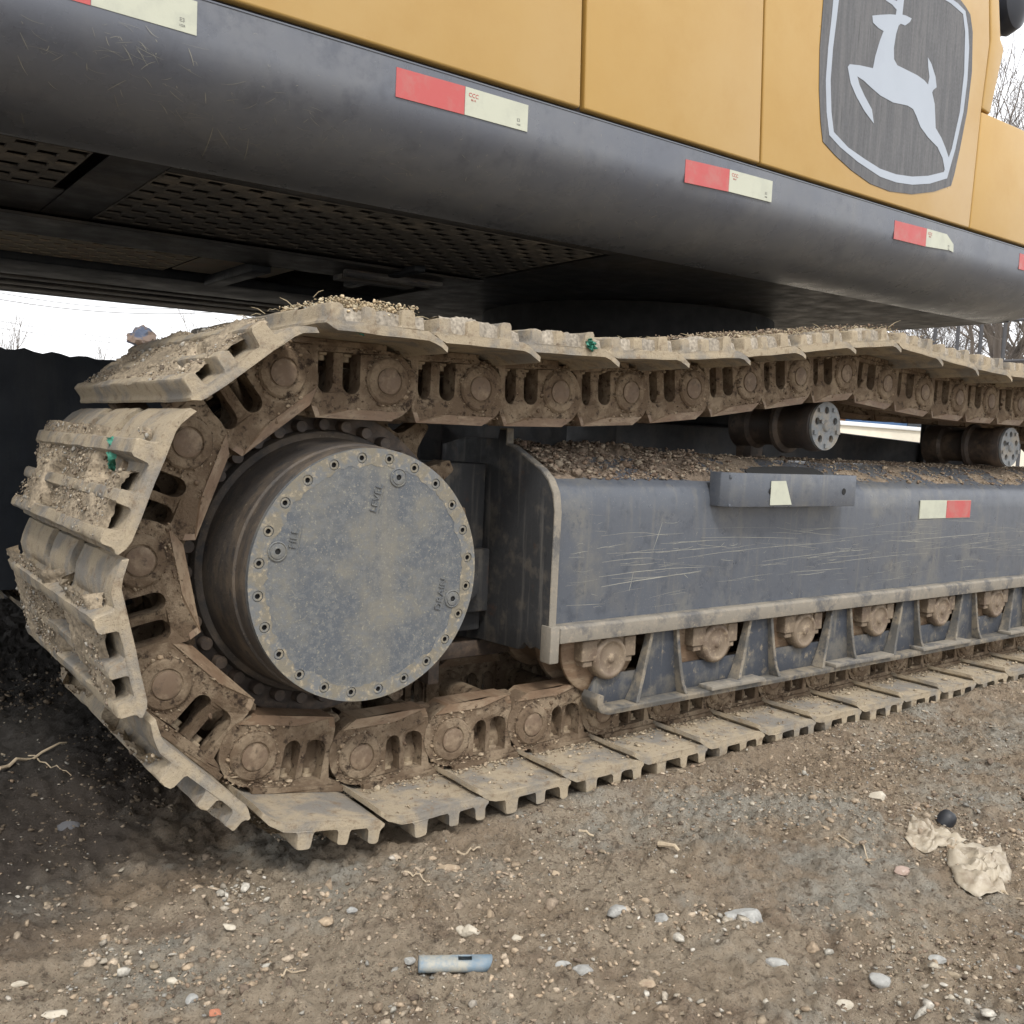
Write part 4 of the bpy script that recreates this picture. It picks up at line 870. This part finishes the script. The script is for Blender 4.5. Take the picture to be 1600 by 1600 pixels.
M['bag'] = mat('dirty cream plastic film', (.40, .345, .26), (.27, .22, .16), (.46, .41, .33), rough=.45, spec=.5, s1=22, s2=60, bump=.4, bscale=120, bdist=.003)
def px2g(px, py, z=.1):
    d = cf_ * f_ + cr_ * (px - 800) - cu_ * (py - 800); t = (z - CAM.z) / d.z; p = CAM + d * t; return (p.x, p.y)
crumpled('plastic_bag', [px2g(*p) for p in [(1414, 1306), (1420, 1290), (1426, 1276), (1440, 1279), (1456, 1292), (1476, 1300), (1500, 1304), (1512, 1312), (1490, 1320), (1466, 1318), (1450, 1325), (1436, 1318)]], 0.001, .010, M['bag'], 'small torn piece of cream plastic film beside the black cap', 'plastic scrap', 2.2)
crumpled('plastic_bag', [px2g(*p) for p in [(1479, 1326), (1490, 1318), (1530, 1318), (1560, 1316), (1574, 1330), (1582, 1352), (1580, 1372), (1566, 1378), (1574, 1390), (1560, 1392), (1530, 1390), (1510, 1384), (1492, 1368), (1480, 1348)]], .002, .016, M['bag'], 'larger crumpled cream plastic bag lying on the soil at right', 'plastic bag', 5.7)
M['capm'] = mat('black plastic', (.018, .020, .024), rough=.45, s1=20, bump=.1)
cxy = px2g(1473, 1284)
mb = MB().lathe([(0, .034), (.008, .0335), (.0145, .029), (.018, .020), (.0185, .010), (.0175, 0), (0, 0)], (0, 0, 0), 24, 'Z')
o = part('bottle_cap', mb, M['capm'], None, loc=(cxy[0], cxy[1], gz(*cxy) + .002)); o.rotation_euler = (.3, .5, 0); tag(o, 'round black plastic cap lying behind the torn film', 'cap')
# cut pipe
pa = Vector((.586, -.380, 0)); pb = Vector((.672, -.428, 0)); dd = (pb - pa).normalized(); ln = (pb - pa).length
mb = MB(); n = 24; vs = []; fs = []; st = [0, .004, ln * .3, ln * .56, ln * .62, ln * .70, ln * .76, ln * .9, ln]
def inhole(s, a): return ln * .56 < s < ln * .76 and R(70) < a < R(115)
for s in st:
    for k in range(n):
        a = 2 * PI * k / n; e = (.006 * math.sin(a) if s == ln else 0) ; rr_ = .0125
        vs.append((s + e, rr_ * math.cos(a) * 1.15, rr_ * math.sin(a) * .85))
for i in range(len(st) - 1):
    for k in range(n):
        am = 2 * PI * (k + .5) / n; sm = (st[i] + st[i + 1]) / 2
        if inhole(sm, am): continue
        fs.append((i * n + k, i * n + (k + 1) % n, (i + 1) * n + (k + 1) % n, (i + 1) * n + k))
mb.add(vs, fs)
M['pipe'] = mat('weathered blue grey pipe', (.155, .215, .265), (.34, .325, .27), (.21, .235, .245), rough=.6, s1=14, s2=50, t1=(.46, .6), bump=.3, bscale=160)
me = mb.mesh('cut_pipe', [M['pipe']], smooth=40, recalc=True)
o = link('cut_pipe', me, loc=(pa.x, pa.y, gz(.63, -.40) + .011)); o.rotation_euler = (0, .02, math.atan2(dd.y, dd.x)); q = o.modifiers.new('wall', 'SOLIDIFY'); q.thickness = .0022; tag(o, 'short blue grey cut pipe with a hole in its side, front centre', 'pipe')
# named stones
def stone_mesh(seed, sx, sy, sz, angular=.35):
    bm = bmesh.new(); bmesh.ops.create_icosphere(bm, subdivisions=3, radius=1)
    cuts = [Vector((random.gauss(0, 1), random.gauss(0, 1), random.gauss(0, 1))).normalized() for _ in range(9)]
    for v in bm.verts:
        p = v.co.copy()
        for c in cuts:
            d = p.dot(c)
            if d > 1 - angular: p -= c * (d - (1 - angular)) * .85
        p *= 1 + .12 * noise.noise(p * 2.2 + Vector((seed, 0, 0))) + .03 * noise.noise(p * 9 + Vector((seed, 3, 0)))
        v.co = Vector((p.x * sx, p.y * sy, p.z * sz))
    me = bpy.data.meshes.new('stone'); bm.to_mesh(me); bm.free(); me.polygons.foreach_set('use_smooth', [True] * len(me.polygons)); me.set_sharp_from_angle(angle=R(28)); return me
SM = {'cream': mat('cream stone', (.50, .45, .36), (.40, .35, .27), (.58, .54, .46), rough=.9, s1=40, s2=120, bump=.5, bscale=260),
      'grey': mat('grey stone', (.33, .33, .31), (.24, .235, .22), (.44, .43, .40), rough=.9, s1=40, s2=120, bump=.5, bscale=260),
      'tan': mat('tan stone', (.36, .28, .19), (.27, .20, .14), (.44, .36, .26), rough=.9, s1=40, s2=120, bump=.5, bscale=260),
      'pink': mat('pinkish stone', (.40, .30, .25), (.32, .24, .19), (.46, .38, .32), rough=.9, s1=40, s2=120, bump=.5, bscale=260),
      'red': mat('brick red stone', (.42, .17, .10), (.34, .15, .09), rough=.9, s1=40, bump=.5, bscale=260),
      'dark': mat('dark stone', (.085, .085, .09), (.13, .125, .12), rough=.9, s1=40, bump=.5, bscale=260)}
ST = [(735, 1452, 17, 13, 'cream', 'cream stone lying just behind the cut pipe'), (722, 1448, 11, 9, 'cream', 'small pale stone touching the cream stone behind the pipe'),
      (912, 1520, 20, 11, 'grey', 'angular white grey stone right of the cut pipe'), (880, 1512, 14, 8, 'grey', 'flat pale chip beside the angular white grey stone'),
      (965, 1426, 20, 12, 'grey', 'light grey stone in front of the track, centre right'), (1036, 1430, 16, 11, 'grey', 'rounded grey stone between light grey stone and long slab'),
      (1165, 1424, 40, 15, 'grey', 'long flat grey slab, largest loose stone'), (1100, 1415, 20, 9, 'tan', 'flat tan stone at the left end of the grey slab'),
      (1372, 1252, 15, 11, 'cream', 'pale stone left of the torn plastic film'), (1414, 1356, 18, 11, 'pink', 'pinkish flat stone below the torn plastic film'),
      (1375, 1525, 16, 13, 'grey', 'round grey stone near the bottom right'), (88, 1590, 22, 9, 'cream', 'smooth cream cobble at the bottom left edge'),
      (336, 1590, 11, 9, 'red', 'small brick red stone at the bottom edge'), (298, 1578, 11, 9, 'grey', 'pale grey pebble beside the brick red stone'),
      (702, 1350, 20, 11, 'tan', 'tan stone on smooth soil below the first shoes'), (866, 1358, 9, 6, 'tan', 'small tan stone right of the track mud'),
      (267, 1531, 10, 7, 'cream', 'little yellowish cream pebble at lower left'), (228, 1092, 26, 14, 'grey', 'grey stone on dark ground left of the track'),
      (110, 1288, 20, 12, 'dark', 'dark lump of soil and stone at left'), (808, 1465, 11, 6, 'cream', 'yellowish pebble right of the stone behind the pipe'),
      (552, 1415, 10, 8, 'grey', 'pale grey pebble between the pipe and the track'), (640, 1512, 9, 7, 'grey', 'whitish pebble at the left end of the cut pipe'),
      (1465, 1500, 14, 8, 'grey', 'weathered grey stone below the plastic bag'), (1215, 1500, 20, 10, 'grey', 'greyish stone below the long slab'),
      (1320, 1560, 15, 9, 'cream', 'pale stone near the bottom edge, right of centre'), (30, 1538, 14, 6, 'cream', 'flat pale chip at the lower left edge'),
      (358, 1450, 12, 6, 'cream', 'cream chip on soil at lower left'), (1010, 1545, 14, 8, 'tan', 'tan lump near the bottom centre right')]
for k, (px, py, hw, hh, kind, lab) in enumerate(ST):
    x, y = px2g(px, py); dist = (Vector((x, y, .1)) - CAM).dot(cf_); s = dist / f_ * 1.02
    me = stone_mesh(k * 1.7, hw * s, hh * s * 1.15, hh * s * .8); me.materials.append(SM[kind])
    o = link('stone', me, loc=(x, y, gz(x, y) + hh * s * .22)); o.rotation_euler = (random.uniform(-.15, .15), random.uniform(-.15, .15), -.65 + random.uniform(-.4, .4)); tag(o, lab, 'stone')
# crumb clusters of pale grit
cl = []
for (px, py, rr2, cnt) in ((372, 1372, .035, 90), (400, 1362, .05, 80), (180, 1468, .03, 50), (210, 1512, .03, 40), (880, 1480, .03, 25), (40, 1400, .04, 40), (1150, 1440, .06, 70), (1000, 1430, .05, 40), (1450, 1540, .08, 120), (1050, 1590, .06, 60)):
    cnt = cnt // 2; x, y = px2g(px, py); a = rng.normal(0, rr2 * .75, (cnt, 2)); a[:, 0] += x; a[:, 1] += y; sz = np.clip(rng.lognormal(math.log(.0034), .5, cnt), .0015, .010); cl.append((np.c_[a, ground_z(a[:, 0], a[:, 1]) + sz * .4], sz))
a, b, c = scatter(np.concatenate([q[0] for q in cl]), np.concatenate([q[1] for q in cl]), np.array([(.40, .37, .31), (.34, .30, .24), (.28, .23, .165), (.46, .43, .37)]))
tag(link('grit', np_mesh('grit', a, b, [M['pebble']], False, c)), 'clusters of pale broken grit on the soil', kind='stuff')
# twigs and chips
M['wood'] = mat('dry pale wood', (.44, .36, .25), (.33, .26, .18), rough=.85, s1=60, bump=.4, bscale=200, stretch=(.3, 1, 1))
TW = [([(0, 1212), (50, 1188), (105, 1166)], .0042, 'long dry twig on the dark ground at left'), ([(45, 1180), (80, 1196), (112, 1208)], .0018, 'thin twig crossing the long dry twig'), ([(715, 1324), (730, 1326), (750, 1322)], .0028, 'short curved pale twig near the first shoes'),
      ([(632, 1370), (650, 1370), (672, 1376)], .002, 'thin bent twig left of the tan stone'), ([(905, 1296), (928, 1301)], .0035, 'pale wood splinter below the third shoe'), ([(1030, 1320), (1062, 1330)], .0055, 'flat pale wood chip, right of the splinter'),
      ([(440, 1530), (446, 1522), (478, 1512)], .0018, 'hooked thin twig at the lower left'), ([(1310, 1305), (1345, 1325), (1362, 1345)], .0018, 'thin root curving over the soil left of the bag'), ([(185, 1490), (195, 1515)], .0015, 'short pale stem among lower left grit'), ([(1565, 1388), (1585, 1396), (1600, 1404)], .003, 'pale cord leading from the plastic bag')]
for k, (pp, rad, lab) in enumerate(TW):
    g_ = [px2g(*p) for p in pp]; pts = []
    for i in range(len(g_) - 1):
        for t in (0, .25, .5, .75): pts.append((g_[i][0] + (g_[i + 1][0] - g_[i][0]) * t, g_[i][1] + (g_[i + 1][1] - g_[i][1]) * t))
    pts.append(g_[-1]); c0 = pts[0]
    mb = MB(); mb.tube([(p[0] - c0[0] + random.uniform(-1, 1) * rad * .5, p[1] - c0[1], gz(*p) + rad * 1.2 + random.uniform(0, 1) * rad - .1) for p in pts], [rad * (1 - .5 * i / len(pts)) for i in range(len(pts))], 7)
    tag(part('twig', mb, M['wood'], None, loc=(c0[0], c0[1], .1)), lab, 'twig')
# green scraps caught in the track
def scrap(x, y, z, sx, sz, rot, lab):
    mb = MB(); vs = []; fs = []; n_ = 9
    for i in range(n_):
        for j in range(n_):
            u, v = i / (n_ - 1) - .5, j / (n_ - 1) - .5; w = 1 - .5 * abs(v) * 1.6 * (1 + .5 * math.sin(i * 2.1))
            vs.append((u * sx * w + .004 * math.sin(j * 1.7), .008 * noise.noise(Vector((u * 9, v * 9, x * 7))) + .005 * math.sin(u * 20 + v * 7), v * sz + .003 * math.sin(i * 2.3)))
    for i in range(n_ - 1):
        for j in range(n_ - 1): fs.append((i * n_ + j, i * n_ + j + 1, (i + 1) * n_ + j + 1, (i + 1) * n_ + j))
    mb.add(vs, fs); o = link('plastic_scrap', mb.mesh('plastic_scrap', [M['green']], smooth=60), loc=(x, y, z)); o.rotation_euler = rot; s = o.modifiers.new('thickness', 'SOLIDIFY'); s.thickness = .001; tag(o, lab, 'plastic scrap')
scrap(.296, .13, .806, .022, .05, (0, -.25, 1.35), 'green plastic scrap stuck in mud of the second shoe from the top left')
scrap(.668, .012, 1.036, .03, .014, (0, .3, 0), 'green plastic scrap pinched at the crest of the track')
scrap(1.185, -.006, 1.058, .026, .018, (0, .5, 0), 'pale green scrap at the edge of an upper shoe')
# crumpled bundle on the far end of the top shoe
M['bundle'] = mat('peach and blue printed film', (.66, .50, .40), (.30, .36, .50), (.62, .16, .14), rough=.6, s1=18, s2=26, t1=(.52, .58), t2=(.62, .68), bump=.4, bscale=120)
me = stone_mesh(41.3, .042, .030, .030, .35)
for v in me.vertices:
    q = v.co.normalized(); v.co *= .62 + .55 * noise.ridged_multi_fractal(q * 1.7 + Vector((4, 1, 2)), .9, 2.2, 3, .9, 2.0, noise_basis='BLENDER') * .6
me.set_sharp_from_angle(angle=R(20)); me.materials.append(M['bundle'])
o = link('crumpled_wrapper', me, loc=(.486, .655, 1.040)); tag(o, 'crumpled peach coloured wrapper on the far end of the muddy top shoe', 'wrapper')

# ------------------------------------------------------------------ background
M['bark'] = mat('pale grey bark', (.16, .135, .115), (.10, .085, .075), rough=.95, s1=3, s2=12, bump=.3, bscale=20)
def bare_tree(x, y, h, seed, lab, spread=.42, depth=6):
    r = random.Random(seed); br = MB(); tk = MB()
    def grow(p, d, l, rad, lev, mbx):
        n_ = 4; pts = [p]; q = p.copy(); dd_ = d.copy()
        for i in range(n_):
            dd_ = (dd_ + Vector((r.uniform(-.16, .16), r.uniform(-.16, .16), r.uniform(-.04, .12)))).normalized(); q = q + dd_ * l / n_; pts.append(q.copy())
        mbx.tube(pts, [rad * (1 - .45 * i / n_) for i in range(n_ + 1)], 8 if lev < 2 else (5 if lev < 4 else 3), cap=False)
        if lev >= depth: return
        for k in range(r.choice((2, 3, 3)) if lev else 5):
            t = r.uniform(.35, 1.0); b = pts[int(t * n_)]; ax = Vector((r.gauss(0, 1), r.gauss(0, 1), r.gauss(0, .3))).normalized()
            nd = (dd_ + ax * r.uniform(spread, spread * 2.2)).normalized(); grow(b, nd, l * r.uniform(.6, .8), max(rad * .52, .006), lev + 1, br)
        if lev: grow(pts[-1], dd_, l * .75, rad * .55, lev + 1, br)
    grow(Vector((0, 0, 0)), Vector((0, 0, 1)), h * .34, h * .014, 0, tk)
    root = empty('bare_tree', (x, y, .05), lab, 'tree', 'bare trees beyond the yard')
    part('trunk', tk, M['bark'], root); part('branches', br, M['bark'], root, smooth=60)
def dirpt(px, dist):
    a = .6531 + math.atan((px - 800) / f_); return CAM.x + dist * math.sin(a), CAM.y + dist * math.cos(a)
TL = [(1470, 30, 8.5, 'low bare tree seen through the gap under the machine'), (1545, 26, 12, 'bare tree behind the wire fence, seen beneath the house front'), (1590, 34, 17, 'tallest bare tree at the upper right corner'), (1640, 28, 14, 'bare tree partly cut off at the right edge'), (1515, 45, 11, 'distant bare tree between two nearer ones'), (1700, 40, 16, 'bare tree just beyond the right edge')]
for k, (px, ds, h, lab) in enumerate(TL):
    x, y = dirpt(px, ds); bare_tree(x, y, h, 20 + k, lab, depth=6 if k < 4 else 5)
for k, (px, ds, h, lab) in enumerate([(20, 70, 11, 'faint distant bare tree at the far left'), (120, 90, 10, 'tiny distant bare tree beyond the dark plate'), (330, 80, 15, 'faint tree behind the muddy top shoe')]):
    x, y = dirpt(px, ds); bare_tree(x, y, h, 50 + k, lab, depth=5)
# overhead wires with their poles
M['wire'] = flat('grey cable', (.30, .30, .31), .7); M['concrete'] = mat('concrete', (.42, .40, .37), (.34, .32, .30), rough=.9, s1=2, bump=.2)
PA = [dirpt(-420, 42), dirpt(560, 48)]
for k, (x, y) in enumerate(PA):
    root = empty('utility_pole', (x, y, 0), 'concrete utility pole ' + ('left of the view carrying the overhead wires' if k == 0 else 'hidden behind the machine carrying the overhead wires'), 'pole')
    part('mast', MB().lathe([(.16, 0), (.11, 11), (0, 11)], (0, 0, 0), 14, 'Z'), M['concrete'], root); part('crossarm', MB().box((-1, -.06, 8.6), (1, .06, 8.72)).box((-.7, -.06, 7.3), (.7, .06, 7.42)), M['concrete'], root)
for k, (ha, hb, sag, w) in enumerate(((8.3, 9.3, 2.2, .018), (7.6, 8.9, 2.6, .018), (6.9, 8.2, 2.1, .022), (5.9, 5.3, 1.2, .014), (5.2, 4.8, .8, .014))):
    a, b = PA; pts = [(a[0] + (b[0] - a[0]) * t, a[1] + (b[1] - a[1]) * t, ha + (hb - ha) * t - 4 * sag * t * (1 - t)) for t in np.linspace(0, 1, 30)]
    mb = MB().tube([(p[0] - a[0], p[1] - a[1], p[2]) for p in pts], w, 6)
    tag(part('overhead_wire', mb, M['wire'], None, loc=(a[0], a[1], 0)), ['topmost', 'second', 'third', 'fourth', 'lowest'][k] + ' of five thin wires crossing the pale sky at left', 'wire', 'overhead wires at left')
# cream wall, brick shed, lorry, van and wire fence at right
M['wallc'] = mat('cream rendered wall', (.72, .66, .54), (.64, .58, .47), rough=.85, s1=.8, bump=.1)
M['cope'] = mat('white coping', (.76, .76, .75), rough=.8, s1=2, bump=.1)
wl_ = empty('yard_wall', (12, 9.2, 0), 'low cream wall seen through the gap between track and frame', 'wall'); part('wall_body', MB().box((0, 0, 0), (16, .2, 1.44)), M['wallc'], wl_, bevel=.01); part('coping', MB().box((-.05, -.05, 1.44), (16.05, .25, 1.52)), M['cope'], wl_, bevel=.01)
M['brick'] = mat('orange brown brick', (.38, .19, .10), (.30, .14, .08), rough=.9, s1=2, bump=.2)
x, y = dirpt(1325, 34); sh_ = empty('brick_shed', (x - 4, y, 0), 'orange brown brick shed beyond the cream wall', 'shed'); part('wall_body', MB().box((0, 0, 0), (5.2, 4, 2.3)), M['brick'], sh_); part('roof', MB().prism([(-.3, 2.3), (5.5, 2.3), (2.6, 3.1)], -.3, 4.3, 'XZ'), M['concrete'], sh_); part('door', MB().box((1, -.06, 0), (1.9, 0, 2)), M['navy'], sh_)
M['blue'] = mat('blue lorry paint', (.06, .14, .30), (.08, .18, .36), rough=.4, s1=2, bump=0); M['white'] = mat('white vehicle paint', (.72, .74, .76), rough=.4, s1=2, bump=0); M['tyre'] = flat('tyre rubber', (.02, .02, .02), .9); M['glass'] = flat('dark window glass', (.03, .04, .05), .1)
def vehicle(name, x, y, rot, L_, H_, body, lab, cat, lorry):
    root = empty(name, (x, y, .05), lab, cat); root.rotation_euler = (0, 0, rot)
    if lorry:
        part('cab', MB().prism([(0, .6), (0, 1.7), (.35, 2.6), (1.9, 2.6), (1.9, .6)], -1.1, 1.1, 'XZ'), M[body], root, bevel=.06); part('cargo_box', MB().box((2.1, -1.2, .9), (L_, 1.2, H_)), M['white'], root, bevel=.03); part('windscreen', MB().box((.28, -1.12, 1.75), (1.4, -1.1, 2.35)), M['glass'], root)
        part('chassis', MB().box((.2, -.5, .5), (L_, .5, .7)), M['tyre'], root); ws = (.9, L_ - 2, L_ - 1)
    else:
        part('body', MB().prism([(0, .35), (0, .95), (.9, 1.15), (1.5, 1.9), (L_ - .1, 2.0), (L_, .35)], -.9, .9, 'XZ'), M[body], root, bevel=.08); part('window', MB().box((1.6, -.915, 1.2), (2.5, -.9, 1.75)), M['glass'], root); ws = (.9, L_ - .9)
    for wx in ws:
        for s in (-1, 1): part('wheel', MB().lathe([(0, -.12), (.38, -.12), (.42, -.06), (.42, .06), (.38, .12), (0, .12)], (wx, s * .95, .42), 24), M['tyre'], root)
x, y = dirpt(1350, 30); vehicle('lorry', x, y, -.2, 6.5, 2.2, 'blue', 'blue lorry with white box parked beyond the cream wall', 'lorry', True)
x, y = dirpt(1520, 33); vehicle('van', x, y, -.4, 4.6, 2, 'white', 'white van below the bare trees at right', 'van', False)
M['rail'] = flat('dark fence steel', (.06, .06, .065), .7)
x, y = dirpt(1440, 20); x2, y2 = dirpt(1660, 20)
fe = empty('wire_fence', (x, y, 0), 'dark post and rail fence under the bare trees at right', 'fence')
for t in np.linspace(0, 1, 7): part('fence_post', MB().tube([((x2 - x) * t, (y2 - y) * t, 0), ((x2 - x) * t, (y2 - y) * t, 4.0)], .035, 8), M['rail'], fe)
for zz in (2.7, 3.45): part('fence_rail', MB().tube([(0, 0, zz), (x2 - x, y2 - y, zz + .1)], .03, 6), M['rail'], fe)
